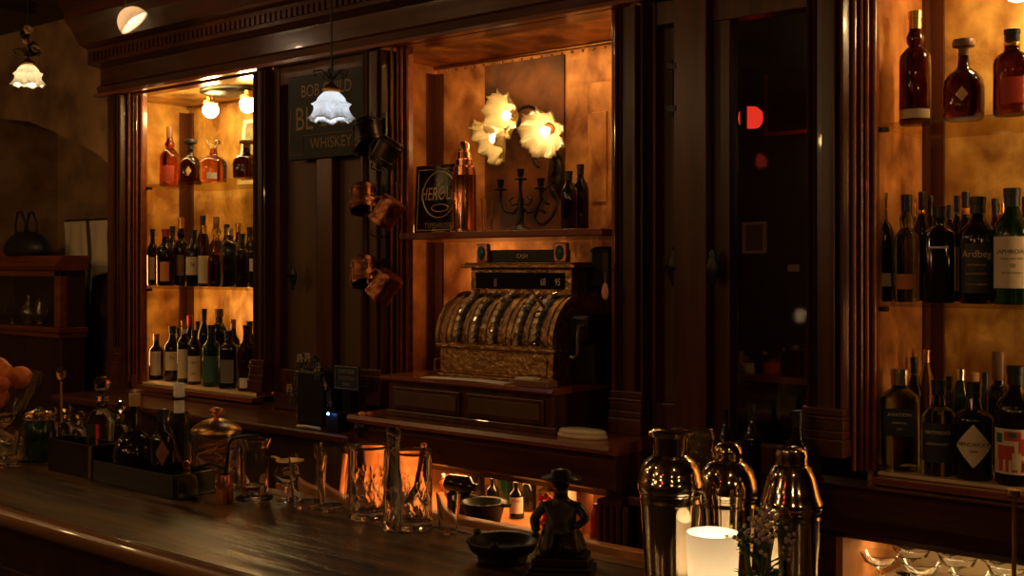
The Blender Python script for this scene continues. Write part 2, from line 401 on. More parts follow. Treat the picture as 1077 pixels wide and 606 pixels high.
# central ledge, fascia, niche
t = thing('back_counter', 'central back counter ledge with carved fascia under the cash register', 'counter', (0, 0, 0))
MB().prism([(2.76, 1.10), (2.47, 1.10), (2.445, 1.108), (2.44, 1.118), (2.445, 1.13), (2.76, 1.13)], 'x', -2.72, -1.71).build('ledge', WOODR, t)
MB().prism([(2.76, .985), (2.50, .985), (2.49, 1.0), (2.47, 1.01), (2.47, 1.085), (2.48, 1.10), (2.76, 1.10)], 'x', -2.72, -1.715).build('fascia', WOODH, t)
sc = MB()
for k in range(9):
    x = -2.62+k*.035
    sc.tube([(x+.012*math.cos(a)*(1-a/9), 2.467, 1.045+.012*math.sin(a)*(1-a/9)) for a in [i*.6 for i in range(12)]], .002, 5)
sc.build('carving', WOODH, t)
MB().box(-2.71, -1.80, 2.93, 2.95, .84, .985).build('niche_back', ORWOOD, t)
MB().box(-2.72, -1.715, 2.40, 2.95, .83, .855).build('niche_shelf', ORWOOD, t)
MB().box(-2.72, -2.70, 2.48, 2.95, .85, .985).build('niche_side', ORWOOD, t)
MB().box(-2.95, -1.25, 2.34, 2.375, .845, .90).build('lip_board', ORWOOD, t, bev=.004)
MB().box(-2.72, -1.76, 2.376, 2.95, 0, .83).build('lower_body', WOODD, t)
fl = MB()
x = at(632, 2.48).x
fl.box(x, -1.7, 2.46, 2.70, .83, .985)
for k in range(5): fl.tube([(x+.012+k*.02, 2.458, .85), (x+.012+k*.02, 2.458, .975)], .007, 8)
fl.build('fluted_post', WOOD, t)
MB().box(at(617, 2.6).x, at(622, 2.6).x+.004, 2.55, 2.60, .856, .984).build('divider', ORWOOD, t)
# plinth box for the register
t = thing('drawer_plinth', 'low wooden drawer chest carrying the cash register', 'drawer chest', (0, 0, 0))
MB().box(-2.60, -1.945, 2.51, 3.05, 1.131, 1.242).build('body', WOOD, t, bev=.003)
MB().prism([(3.06, 1.242), (2.49, 1.242), (2.483, 1.249), (2.49, 1.258), (3.06, 1.258)], 'x', -2.615, -1.93).build('top_board', WOODR, t)
for a, b_ in ((-2.575, -2.29), (-2.265, -1.975)):
    d_ = MB().box(a, b_, 2.500, 2.51, 1.155, 1.225).build('drawer', WOOD, t, bev=.003)
    MB().box(a+.012, b_-.012, 2.497, 2.50, 1.167, 1.213).build('inset_panel', PANELM, d_, bev=.002)
MB().box(-2.61, -1.935, 2.505, 3.05, 1.1305, 1.150).build('foot_moulding', WOOD, t, bev=.003)

# ---------------- bar counter ----------------
t = thing('bar_counter', 'long dark worn wooden bar counter across the foreground', 'bar', (0, 0, 0))
MB().box(-5.6, 1.6, 1.215, 1.70, 1.03, 1.07).build('top', BARW, t, bev=.004)
MB().prism([(1.214+.022*math.cos(a), 1.048+.022*math.sin(a)) for a in [i*PI/8 for i in range(4, 13)]] + [(1.214, 1.03)], 'x', -5.6, 1.6).build('nosing', mat('worn_edge_wood', (.15, .06, .02), .28, noise=(2, (.24, .11, .04), (1, 9, 9), .05), coat=.5), t, smooth='auto')
MB().box(-5.6, 1.6, 1.675, 1.712, 1.060, 1.074).build('back_rim', mat('rim_wood', (.22, .09, .03), .3, noise=(8, (.36, .16, .06), (1, 8, 8), .1)), t, bev=.003)
f = MB().box(-5.6, 1.6, 1.30, 1.66, 0, 1.03)
for k in range(9): f.box(-5.5+k*.8, -4.85+k*.8, 1.285, 1.30, .2, .9)
f.build('body', WOODD, t, bev=.006)

# ---------------- bottles ----------------
def sq(a, z, r):    # rounded square section
    n = 5.0; return 1/((abs(math.cos(a))**n+abs(math.sin(a))**n)**(1/n))
PROF = {
 'wine':   [(0,0),(.9,0),(1,.02),(1,.60),(.97,.65),(.84,.70),(.58,.75),(.43,.79),(.39,.85),(.38,.985),(.34,1),(0,1)],
 'whisky': [(0,0),(.92,0),(1,.02),(1,.60),(.96,.65),(.76,.70),(.50,.735),(.42,.77),(.40,.83),(.38,.985),(.34,1),(0,1)],
 'squat':  [(0,0),(.88,0),(.98,.03),(1,.18),(1,.38),(.94,.48),(.72,.56),(.42,.61),(.30,.65),(.28,.70),(.28,.90),(.2,.99),(0,1)],
 'tall':   [(0,0),(.9,0),(1,.02),(1,.46),(.94,.53),(.60,.60),(.42,.63),(.50,.67),(.50,.71),(.34,.76),(.32,.80),(.30,.98),(.2,1),(0,1)],
 'rbulb':  [(0,0),(.92,0),(1,.02),(1,.56),(.95,.61),(.66,.66),(.42,.69),(.54,.73),(.56,.77),(.44,.81),(.36,.84),(.34,.985),(.3,1),(0,1)],
 'square': [(0,0),(.85,0),(.93,.015),(.93,.68),(.88,.73),(.60,.78),(.42,.80),(.42,.86),(.42,.985),(.38,1),(0,1)],
 'apoth':  [(0,0),(.92,0),(1,.02),(1,.60),(.97,.64),(.75,.69),(.46,.72),(.42,.76),(.42,.98),(.36,1),(0,1)],
 'slim':   [(0,0),(.9,0),(1,.02),(1,.66),(.85,.74),(.60,.80),(.48,.85),(.44,.985),(.40,1),(0,1)],
}
CAPZ = {'wine': .84, 'whisky': .86, 'squat': .78, 'tall': .80, 'rbulb': .84, 'square': .88, 'apoth': .84, 'slim': .88}
def bottle(kind, loc, R, H, glass, cap, label, name='bottle', rz=0, lab=None, txt=(), group=None, knob=False, neck=None, cat='bottle', capz=None):
    """lab = (z0,z1,half angle,material[,'diamond']); txt = [(string, z fraction, size m, material)]"""
    t = thing(name, label, cat, loc, rz, group)
    P = PROF[kind]; rf = sq if kind == 'square' else None
    cz = capz or CAPZ[kind]
    seg = 32 if rf else 24
    MB().lathe([(r*R, z*H*(1 if z < cz else 1)) for r, z in P if z <= cz] + [((.24 if kind in ('squat', 'tall') else .34)*R, cz*H), (0, cz*H)], seg, rf=(lambda a, z, r: sq(a, z, r) if z < H*.75 else 1) if rf else None).build('glass_body', glass, t, smooth='auto')
    nr = (.28 if kind in ('squat', 'tall') else .39)*R
    if knob: pr = [(0,0),(nr,0),(nr*.9,.3),(nr*1.05,.45),(nr*1.9,.5),(nr*2,.7),(nr*1.8,.9),(nr*.8,1),(0,1)]
    elif cap in (CORK, WOODC): pr = [(0,0),(nr*1.15,0),(nr*1.25,.1),(nr*1.25,.9),(nr*1.1,1),(0,1)]
    else: pr = [(0,0),(nr*1.08,0),(nr*1.04,.55),(nr*1.15,.57),(nr*1.15,.97),(nr,1),(0,1)]
    MB().lathe([(r, cz*H+z*H*(1-cz)) for r, z in pr], 18).build('stopper' if knob or cap in (CORK, WOODC) else 'cap', cap, t, smooth='auto')
    if neck:
        MB().lathe([(nr*1.06, H*(cz-.07)), (nr*1.06, H*(cz-.01))], 18).build('neck_label', neck, t, smooth=True, solid=.0006)
    if lab:
        z0, z1, ha, lm = lab[:4]
        if len(lab) > 4 and lab[4] == 'diamond':
            zc = (z0+z1)/2*H; hz = (z1-z0)/2*H
            RR = R*1.012
            def fn(u, v):
                zz = (v-.5)*2; wd = (1-abs(zz))*ha; a = (u-.5)*2*wd
                return (RR*math.sin(a), -RR*math.cos(a), zc+zz*hz)
            lo = MB().grid(fn, 8, 12).build('paper_label', lm, t, smooth=True)
        elif kind == 'square':
            hw = R*.93*math.sin(ha); y = -R*.93-.0008
            lo = MB().box(-hw, hw, y, y+.001, z0*H, z1*H).build('paper_label', lm, t); RR = None
        else:
            RR = R*1.012
            lo = MB().grid(lambda u, v: (RR*math.sin((u-.5)*2*ha), -RR*math.cos((u-.5)*2*ha), (z0+(z1-z0)*v)*H), 10, 1).build('paper_label', lm, t, smooth=True)
        for s, zf, sz, im in txt:
            m_ = MB()
            if RR: curved_text(m_, s, sz, RR+.0006, zf*H)
            else: flat_text(m_, s, sz, 0, zf*H, -R*.93-.0012)
            m_.build('lettering', im, lo)
    return t
def row(zs, specs, grp=None):
    for s in specs:
        px, ytop, pw, Y, kind, glass, cap, label = s[:8]; k = dict(s[8]) if len(s) > 8 else {}
        Z = zd(px, Y); p = at(px, Y, ytop); H = p.z-zs; R = pw/F*Z/2*(1.13 if px < 280 and ytop > 190 else 1.04)
        fk = k.pop('turn', .85)
        bottle(kind, (p.x, Y, zs+.0005), R, H, glass, cap, label, rz=face(p.x, Y, fk)+random.uniform(-.06, .06), **k)
G1 = 'bottles on the top shelf of the left cabinet'
L = ' in left cabinet'
row(1.95, [
 (178,133,20,2.90,'tall',AMBER,WOODC,'long-necked amber bottle, leftmost on the top shelf of left cabinet', {'lab':(.08,.34,.6,mat('clear_red_label',(.4,.05,.02),.4))}),
 (200,146,23,2.88,'squat',AMBD,BLACK,'squat dark amber bottle with a gold crest, second on left cabinet top shelf', {'lab':(.18,.38,.25,GINK,'diamond'),'knob':True}),
 (224,147,28,2.86,'squat',AMBL,CLEAR,'wide round golden bottle with clear stopper on left cabinet top shelf', {'knob':True,'lab':(.06,.20,.35,WHITEP)}),
 (259,147,28,2.82,'squat',AMBD,WOODC,'squat black bottle with tall stopper before the framed print', {'knob':True}),
])
CRM = CREAM
row(1.515, [
 (160,241,10,2.84,'whisky',DARKG,BLACK,'slim dark bottle with narrow cream label, leftmost on middle shelf'+L, {'lab':(.1,.5,.5,CRM)}),
 (174,241,17,2.83,'whisky',DARKG,REDC,'dark bottle with small orange label, second on middle shelf'+L, {'lab':(.08,.42,.5,ORP)}),
 (190,229,13,2.90,'rbulb',DARKG,GOLDC,'dark gold-necked bottle with brown label, middle shelf'+L, {'lab':(.15,.45,.6,WOODC)}),
 (203,242,15,2.83,'whisky',DARKG,BLACK,'black bottle with big square cream label reading 76, middle shelf'+L, {'lab':(.20,.52,.95,CRM),'txt':[('76',.38,.022,INK)]}),
 (214,237,11,2.83,'slim',AMBD,GOLDC,'thin brown bottle with tall cream label beside the 76 bottle, middle shelf'+L, {'lab':(.05,.5,1.0,CRM),'neck':CRM}),
 (227,240,16,2.83,'squat',AMBER,CLEAR,'round glass flask half full of dark spirit, middle shelf'+L, {'knob':True}),
 (241,240,17,2.83,'square',CLEAR2,SILVER,'square crystal bottle with silver neck, middle shelf'+L),
 (254,246,14,2.83,'apoth',DARKG,BLACK,'black shouldered bottle right of the crystal one, middle shelf'+L),
 (268,242,13,2.82,'whisky',DARKG,BLACK,'dark bottle with white label at the right end of middle shelf'+L, {'lab':(.28,.5,.8,WHITEP)}),
 (181,238,11,3.00,'wine',DARKG,BLACK,'dark bottle behind the orange labelled one, middle shelf'+L),
 (213,227,12,3.00,'wine',DARKG,BLACK,'tall black bottle rising behind the 76 label bottle, middle shelf'+L),
 (227,228,12,3.02,'rbulb',AMBD,WOODC,'tall brown bottle behind the round flask, middle shelf'+L),
 (238,236,12,3.00,'wine',DARKG,BLACK,'dark bottle behind the crystal bottle on middle shelf'+L),
 (250,235,12,3.02,'whisky',AMBD,GOLDC,'gold-topped brown bottle in back row of middle shelf'+L),
 (262,239,12,3.00,'whisky',DARKG,BLACK,'black bottle in back row near right end of middle shelf'+L),
])
row(1.105, [
 (164,351,13,2.83,'whisky',DARKG,GOLDC,'dark bottle with tall white label, leftmost on bottom shelf'+L, {'lab':(.10,.62,.8,WHITEP)}),
 (181,343,15,2.84,'whisky',DARKG,BLACK,'dark bottle with square 76 label on bottom shelf'+L, {'lab':(.20,.54,.95,CRM),'txt':[('76',.42,.022,INK)]}),
 (193,337,12,2.82,'whisky',DARKG,GOLDC,'black bottle with long cream label and pale neck, bottom shelf'+L, {'lab':(.08,.54,1.0,CRM),'neck':CRM}),
 (204,347,13,2.82,'slim',DARKG,BLACK,'dark bottle with two-part cream label, bottom shelf'+L, {'lab':(.06,.52,1.0,CRM),'txt':[('GIN',.40,.014,INK),('DRY',.2,.012,INK)]}),
 (222,342,17,2.82,'whisky',GREENG,BLACK,'green bottle with dark green label at middle of bottom shelf'+L, {'lab':(.08,.5,1.0,GRNP)}),
 (240,348,18,2.82,'square',DARKG,BLACK,'square dark bottle right of the green bottle, bottom shelf'+L, {'lab':(.1,.5,.8,GREYP)}),
 (259,342,17,2.81,'whisky',AMBD,BLACK,'dark red bottle with low white label, bottom shelf'+L, {'lab':(.05,.2,.7,WHITEP)}),
 (270,347,10,2.80,'whisky',DARKG,REDC,'bottle with salmon label at the right end of bottom shelf'+L, {'lab':(.05,.45,1.0,ORP)}),
 (186,345,11,3.00,'whisky',DARKG,BLACK,'dark bottle behind the 76 label bottle, bottom shelf'+L),
 (199,332,12,3.00,'wine',DARKG,REDC,'red capped wine bottle in back row of bottom shelf'+L),
 (207,338,11,3.02,'wine',DARKG,BLACK,'black necked bottle second in back row of bottom shelf'+L),
 (214,325,12,2.98,'wine',DARKG,BLACK,'tallest black bottle on bottom shelf'+L),
 (230,325,16,3.02,'square',DARKG,WOODC,'wide capped bottle behind the green bottle, bottom shelf'+L),
 (245,336,12,3.00,'whisky',AMBD,GOLDC,'brown bottle with gold cap behind square dark bottle, bottom shelf'+L),
 (262,338,13,3.02,'wine',DARKG,BLACK,'dark bottle behind the low white label bottle, bottom shelf'+L),
])
R_ = ' in right cabinet'
row(1.955, [
 (962,12,31,2.86,'rbulb',AMBD,GOLDC,'tall bottle with bulging neck and pale bottom band, top shelf'+R_, {'lab':(.05,.13,1.2,CRM),'txt':[]}),
 (1013,40,40,2.84,'squat',AMBD,WOODC,'squat round black bottle with broad knob stopper and medallion, top shelf'+R_, {'knob':True,'lab':(.20,.38,.3,GINK,'diamond')}),
 (1064,31,36,2.82,'whisky',AMBD,BLACK,'dark bottle with bright red label, rightmost on top shelf'+R_, {'lab':(.12,.42,.6,REDP),'neck':GOLDC}),
])
row(1.51, [
 (928,203,21,2.84,'whisky',DARKG,BLACK,'dark bottle with green lettering and low label, leftmost middle shelf'+R_, {'lab':(.14,.26,.9,CRM),'txt':[('OLD MALT',.50,.012,GRNP)]}),
 (940,200,13,3.00,'wine',DARKG,BLACK,'slim dark bottle behind the leftmost one, middle shelf'+R_),
 (953,205,25,2.83,'rbulb',CLEAR2,BLACK,'clear shouldered bottle with orange label, middle shelf'+R_, {'lab':(.12,.26,.8,ORP)}),
 (969,202,15,2.96,'wine',DARKG,BLACK,'dark bottle with a round gold neck seal, middle shelf'+R_, {'neck':GOLDC}),
 (988,217,32,2.82,'square',DARKG,BLACK,'wide square dark bottle with a thin white label line, middle shelf'+R_, {'lab':(.56,.58,.7,WHITEP)}),
 (1006,206,14,3.00,'wine',DARKG,BLACK,'dark bottle behind left shoulder of the Ardbeg bottle, middle shelf', {}),
 (1015,202,18,2.94,'whisky',DARKG,BLACK,'black bottle with an orange square neck label, middle shelf'+R_, {'neck':ORP,'lab':(.1,.5,1.2,CRM)}),
 (1028,207,36,2.81,'wine',DARKG,BLACK,'black bottle with gold Ardbeg lettering on middle shelf', {'lab':(.10,.56,.95,DKP),'txt':[('Ardbeg',.46,.024,GINK),('TEN YEARS OLD',.36,.006,GINK),('ISLAY SINGLE MALT',.28,.0055,GINK),('SCOTCH WHISKY',.18,.006,GINK)]}),
 (1046,209,15,3.02,'wine',AMBD,BLACK,'brown bottle behind the gap between Ardbeg and Laphroaig bottles', {}),
 (1053,213,14,2.98,'slim',REDC,GOLDC,'red-necked bottle just left of the Laphroaig bottle', {}),
 (1064,198,37,2.80,'wine',GREENG,BLACK,'green bottle with large cream Laphroaig label on middle shelf', {'lab':(.14,.58,1.15,CRM),'txt':[('LAPHROAIG',.45,.0145,INK),('SINGLE ISLAY MALT',.39,.0065,INK),('10',.33,.014,INK),('SCOTCH WHISKY',.27,.006,INK)]}),
 (960,214,13,3.04,'whisky',DARKG,GOLDC,'gold-capped dark bottle behind the orange labelled clear one, middle shelf'+R_),
 (978,206,13,3.03,'wine',DARKG,BLACK,'black bottle behind left edge of the wide square bottle, middle shelf'+R_),
 (998,216,13,2.93,'whisky',AMBD,BLACK,'dark amber bottle peeking right of the wide square bottle, middle shelf'+R_),
 (1078,207,15,3.02,'wine',DARKG,BLACK,'dark bottle behind right side of the Laphroaig bottle'),
 (1085,210,30,2.86,'wine',DARKG,BLACK,'dark bottle cut by the picture edge right of the Laphroaig', {}),
])
row(1.095, [
 (946,388,42,2.80,'square',CLEAR2,SILVER,'square clear gin bottle with Aviation label, leftmost bottom shelf'+R_, {'lab':(.35,.62,.85,DKP),'txt':[('AVIATION',.56,.012,CRM),('AMERICAN',.48,.007,CRM),('GIN',.42,.007,CRM)],'capz':.84}),
 (961,376,17,2.98,'wine',DARKG,BLACK,'dark bottle behind right shoulder of the Aviation bottle', {}),
 (974,368,16,3.02,'slim',CLEAR,BRASS,'clear bottle with ribbed glass neck in the back row of bottom shelf'+R_),
 (987,400,35,2.79,'apoth',CLEAR2,BLACK,'clear squat gin bottle with dark label between Aviation and Hendrick\'s bottles', {'lab':(.15,.56,1.0,DKP),'txt':[('HAYMAN\'S',.46,.013,CRM),('LONDON DRY',.34,.008,CRM)]}),
 (1010,388,20,2.96,'slim',GREENG,SILVER,'green bottle with silver cap behind the Hendrick\'s bottle', {}),
 (1024,392,20,3.02,'whisky',CLEAR2,CORK,'pale bottle in back row right of the silver-capped one', {}),
 (1024,402,38,2.79,'apoth',DARKG,BLACK,'round black apothecary bottle with cream diamond Hendrick\'s label', {'lab':(.13,.58,1.0,CRM,'diamond'),'txt':[('HENDRICK\'S',.37,.0135,INK),('GIN',.30,.010,INK)]}),
 (1050,370,27,2.92,'apoth',DARKG,WOODC,'tall dark bottle with thick brown stopper behind the wine bottle', {'capz':.76}),
 (1068,385,40,2.78,'wine',DARKG,BLACK,'wine bottle with red and yellow illustrated label at the right end', {'lab':(.10,.48,1.2,CRM)}),
 (934,392,15,2.98,'whisky',CLEAR2,BLACK,'pale bottle behind left edge of the Aviation bottle', {}),
 (998,396,14,3.03,'wine',DARKG,BLACK,'black bottle in back row above the Hayman\'s bottle, bottom shelf', {}),
 (1036,392,15,3.03,'wine',GREENG,BLACK,'green bottle in back row between diamond label and thick stopper bottles', {}),
 (1082,383,22,2.92,'wine',DARKG,BLACK,'dark wine bottle behind the illustrated one, cut by picture edge', {}),
])
# illustrated label patches on the wine bottle
wb = [o for o in C.objects if o.get('label', '').startswith('wine bottle with red')][0]
wl = [c for c in wb.children if c.name.startswith('paper_label')][0]
Rw = 40/F*zd(1068, 2.78)/2*1.04*1.02; Hw = at(1068, 2.78, 385).z-1.095
def patch(a0, a1, z0, z1, m, n=8):
    MB().grid(lambda u, v: (Rw*math.sin(a0+(a1-a0)*u), -Rw*math.cos(a0+(a1-a0)*u), (z0+(z1-z0)*v)*Hw), 6, 1).build('print', m, wl)
patch(-1.05, 1.05, .12, .22, REDP); patch(-.9, .0, .22, .34, REDP); patch(.2, .9, .26, .40, REDP); patch(-.5, .3, .38, .46, REDP)
patch(-.1, .3, .14, .28, CREAM); patch(-1.0, -.6, .36, .44, GRNP); patch(.35, .8, .13, .2, GOLDC); patch(-.3, .1, .41, .45, GRNP)

# framed print in the left cabinet
a = at(243, 3.02).x; b_ = at(285, 3.02).x
t = thing('picture_frame', 'pale framed print leaning at the back of left cabinet top shelf', 'picture', ((a+b_)/2, 3.06, 1.951)); t.rotation_euler = (-.12, 0, 0)
hw = (b_-a)/2; h = at(250, 3.02, 124).z-1.951
MB().box(-hw, hw, -.012, .006, 0, .018).box(-hw, hw, -.012, .006, h-.018, h).box(-hw, -hw+.018, -.012, .006, .018, h-.018).box(hw-.018, hw, -.012, .006, .018, h-.018).build('frame', CREAM, t, bev=.002)
MB().box(-hw+.016, hw-.016, -.004, .004, .016, h-.016).build('print', mat('sepia_print', (.10, .09, .04), .5, noise=(30, (.28, .22, .09), (1, 1, 1), 0)), t)
MB().lathe([(0, 0), (.035, 0), (.035, .002), (0, .002)], 24, M=Matrix.Translation((.005, -.005, h*.5)) @ Matrix.Rotation(PI/2, 4, 'X') @ Matrix.Diagonal((1, 1.4, 1, 1))).build('oval', mat('oval_print', (.35, .30, .16), .5), t)

# ---------------- globe lamps in cabinets ----------------
def ceiling_globes(pts, label, Y, zc, grp=None):
    xs = [at(px, Y).x for px in pts]; cx = sum(xs)/len(xs)
    t = thing('ceiling_lamp', label, 'lamp', (cx, Y, zc))
    MB().lathe([(0, 0), (.10, 0), (.10, -.012), (.085, -.022), (0, -.024)], 28, sx=1.5).build('canopy', BRONZE, t, smooth='auto')
    for x in xs:
        s_ = MB().lathe([(0, -.02), (.018, -.02), (.018, -.035), (.032, -.04), (.034, -.052), (0, -.05)], 18, c=(x-cx, 0, 0)).build('socket', BRASS, t, smooth='auto')
        MB().ball((x-cx, 0, -.078), .034, 20).build('globe', BULBS, s_, smooth=True)
    return t
ceiling_globes((221, 260), 'ceiling fixture with two round glowing globes in left cabinet', 2.92, 2.345)
ceiling_globes((1070,), 'single round glowing globe under the roof of right cabinet', 2.92, 2.355)
ceiling_globes((1180,), 'round glowing globe further right in the right cabinet', 2.92, 2.355)

# ---------------- triple flower wall lamp ----------------
def flower_shade(R, Lh, ruf=.10, n=9, tiers=False):
    """bell opening towards +z (local)"""
    m = MB(); seg = 96; nr = 18
    def rad(tt):
        if tiers:
            P = [(0, .32), (.08, .52), (.22, .70), (.34, .76), (.44, .98), (.50, .92), (.60, .86), (.75, .90), (.88, .98), (1, 1.12)]
            for (a0, r0), (a1, r1) in zip(P, P[1:]):
                if tt <= a1: return R*(r0+(r1-r0)*(tt-a0)/(a1-a0))
            return R*1.12
        return R*(.24+.52*math.sin(min(tt*1.3, 1)*PI/2)+.26*tt**3)
    rings = []
    for j in range(nr+1):
        tt = j/nr; ring = []
        for i in range(seg):
            a = 2*PI*i/seg
            k = ruf*(tt**3 if not tiers else max(0, tt-.5)*2)
            if tiers and .4 < tt < .5: k = .06
            r = rad(tt)*(1+k*math.sin(n*a)+k*.45*math.sin((2*n+3)*a)+.035*math.sin(32*a)*min(1, tt*2))
            z = Lh*tt+R*.14*(tt**4)*math.cos(n*a+.6)
            if tiers: z += R*.16*(tt**5)*(abs(math.sin(n*a/2))*2-1)
            ring.append(m.b.verts.new((r*math.cos(a), r*math.sin(a), z)))
        rings.append(ring)
    for A, B in zip(rings, rings[1:]):
        for i in range(seg): m.b.faces.new((A[i], A[(i+1) % seg], B[(i+1) % seg], B[i]))
    return m
Yl = 2.90
base = at(580, 3.1, 185)
t = thing('wall_lamp', 'antique wall lamp with three glowing ruffled flower shades in the central niche', 'lamp', (base.x, 3.13, base.z))
MB().lathe([(0, 0), (.04, 0), (.045, .008), (.03, .018), (0, .022)], 24, M=Matrix.Rotation(PI/2, 4, 'X') @ Matrix.Diagonal((.8, 1.8, 1, 1))).build('wall_plate', BRONZE, t, smooth=True)
def loc(px, py, Y): p = at(px, Y, py); return Vector((p.x-base.x, Y-3.13, p.z-base.z))
arms = [(527, 122, 2.92, (-.15, -.95, -.12)), (514, 149, 2.90, (-.35, -.75, -.55)), (570, 140, 2.90, (.15, -.85, -.35))]
for px, py, Y, dr in arms:
    c = loc(px, py, Y); dv = Vector(dr).normalized(); back = c-dv*.055
    pts = []
    P0 = Vector((0, -.02, 0)); P1 = Vector((.03, -.03, .16)); P2 = Vector((back.x*.6, back.y*.5, max(back.z, .05)+.10)); P3 = back
    for i in range(15):
        q = i/14; pts.append((1-q)**3*P0+3*q*(1-q)**2*P1+3*q*q*(1-q)*P2+q**3*P3)
    ar = MB().tube(pts, .006, 8).build('arm', BRONZE, t, smooth=True)
    M = Matrix.Translation(back) @ dv.to_track_quat('Z', 'Y').to_matrix().to_4x4()
    MB().lathe([(0, -.01), (.015, -.01), (.018, 0), (.015, .012), (0, .012)], 16).build('socket', BRASS, t, smooth=True, M=M)
    flower_shade(.080, .070, .075).build('flower_shade', RIB, t, smooth=True, solid=.0015, M=M)
    MB().ball((0, 0, .034), .0155, 14).build('bulb', BULB, t, smooth=True, M=M)
# twisting lower bracket
sc = [loc(*q) for q in ((576,190,3.05),(560,168,3.03),(556,180,3.0),(566,196,3.0),(580,205,3.02),(578,225,3.02),(563,222,3.0),(558,232,3.0),(570,236,3.0),(586,230,3.02),(584,208,3.05),(570,190,3.05))]
def crv(P, n=6):
    out = []
    for i in range(len(P)-1):
        p0 = P[max(i-1, 0)]; p1 = P[i]; p2 = P[i+1]; p3 = P[min(i+2, len(P)-1)]
        for k in range(n):
            q = k/n; out.append(.5*(2*p1+(p2-p0)*q+(2*p0-5*p1+4*p2-p3)*q*q+(3*p1-p0-3*p2+p3)*q**3))
    return out+[P[-1]]
MB().tube(crv([loc(*q) for q in ((580,185,3.10),(584,172,3.06),(578,160,3.04),(566,158,3.02),(561,168,3.02),(566,176,3.02))]), .0055, 8).tube(crv([loc(*q) for q in ((582,200,3.10),(586,212,3.05),(580,228,3.02),(570,236,3.02),(562,230,3.02),(566,221,3.02),(573,224,3.02))]), .0055, 8).tube(crv([loc(*q) for q in ((581,192,3.10),(572,200,3.03),(570,210,3.0),(577,215,3.0))]), .0045, 8).build('scroll_bracket', BRONZE, t, smooth=True)

# ---------------- pendants ----------------
def pendant(px, py, Y, R, label, bulb, shade, flowers=False):
    p = at(px, Y, py); t = thing('pendant_lamp', label, 'lamp', (p.x, Y, p.z))
    MB().tube([(0, 0, .06), (0, 0, 2.76-p.z)], .003, 6).build('cord', IRON, t)
    M = Matrix.Translation((0, 0, R*.75)) @ Matrix.Rotation(PI, 4, 'X')
    flower_shade(R*.92, R*1.35, .10, 6, True).build('flower_shade', shade, t, smooth=True, solid=.0015, M=M)
    MB().lathe([(0, R*.7), (R*.35, R*.7), (R*.45, R*.78), (R*.45, R*.9), (R*.25, R*1.05), (0, R*1.3)], 20).build('fitter', BRASS, t, smooth=True)
    MB().ball((0, 0, R*.0), R*.30, 14).build('bulb', bulb, t, smooth=True)
    f = MB(); z0 = 2.40-p.z if False else R*1.3
    for k in range(5):
        a = k*2*PI/5+.4
        f.tube([(0, 0, z0), (R*.5*math.cos(a), R*.5*math.sin(a), z0+R*.5), (R*.9*math.cos(a), R*.9*math.sin(a), z0+R*.4), (R*.75*math.cos(a), R*.75*math.sin(a), z0+R*.15)], .0028, 6)
    f.build('scroll_ornament', BRONZE, t, smooth=True)
    if flowers:
        for k in range(6):
            a = k*1.1; fz = z0+R*.3*k
            fl = MB().lathe([(0, 0), (R*.12, R*.05), (R*.3, R*.35), (R*.33, R*.42)], 10, M=Matrix.Translation((R*.35*math.cos(a), R*.35*math.sin(a), fz)) @ Matrix.Rotation(.9, 4, 'Y') @ Matrix.Rotation(a, 4, 'Z'))
            fl.build('metal_flower', mat('painted_petals', (.75, .45, .25), .4) if k % 2 else BRONZE, t, smooth=True, solid=.001)
    return t
pendant(348, 113, 2.15, .058, 'white frosted flower pendant hanging before the whiskey sign', BULBW, FROST)
pendant(29, 80, 2.35, .062, 'flower pendant with metal blossoms hanging at far left', emis('left_pendant_bulb', (1, .66, .28), 110), FROST, True)
# scroll work on the ceiling where the nearer pendant hangs
p = at(345, 2.15, 12)
t = thing('ceiling_hook', 'wrought scroll hook on the ceiling above the whiskey sign pendant', 'hook', (p.x-.001, 2.15, 2.50))
f = MB()
for k in range(6):
    a = k*PI/3; f.tube([(0.008*math.cos(a), .008*math.sin(a), -.06), (.05*math.cos(a), .05*math.sin(a), 0), (.11*math.cos(a), .11*math.sin(a), -.01), (.13*math.cos(a), .13*math.sin(a), .03), (.10*math.cos(a), .10*math.sin(a), .045)], .004, 6)
f.tube([(.012, 0, -.05), (.012, 0, .255)], .004, 6)
f.build('scrolls', BRONZE, t, smooth=True)
# tilted white dome shade
p = at(137, 2.30, 20)
t = thing('dome_lamp', 'tilted white dome lamp shade hanging before the left cornice', 'lamp', (p.x, 2.30, p.z)); 
M = Matrix.Rotation(-.55, 4, 'Y') @ Matrix.Rotation(.5, 4, 'X')
R = .058
MB().lathe([(R*math.cos(i*PI/20), R*math.sin(i*PI/20)*1.05-.02) for i in range(11)], 28).build('dome_shade', frosted('opal_dome', (.85, .75, .62)), t, smooth=True, solid=.002, M=M)
MB().ball((0, 0, .005), .016, 12).build('bulb', emis('dim_bulb', (1, .72, .48), 30), t, smooth=True, M=M)
MB().tube([M @ Vector((0, 0, .036)), (-.02, 0, .12), (-.02, .02, 2.76-p.z)], .004).build('stem', BRASS, t)

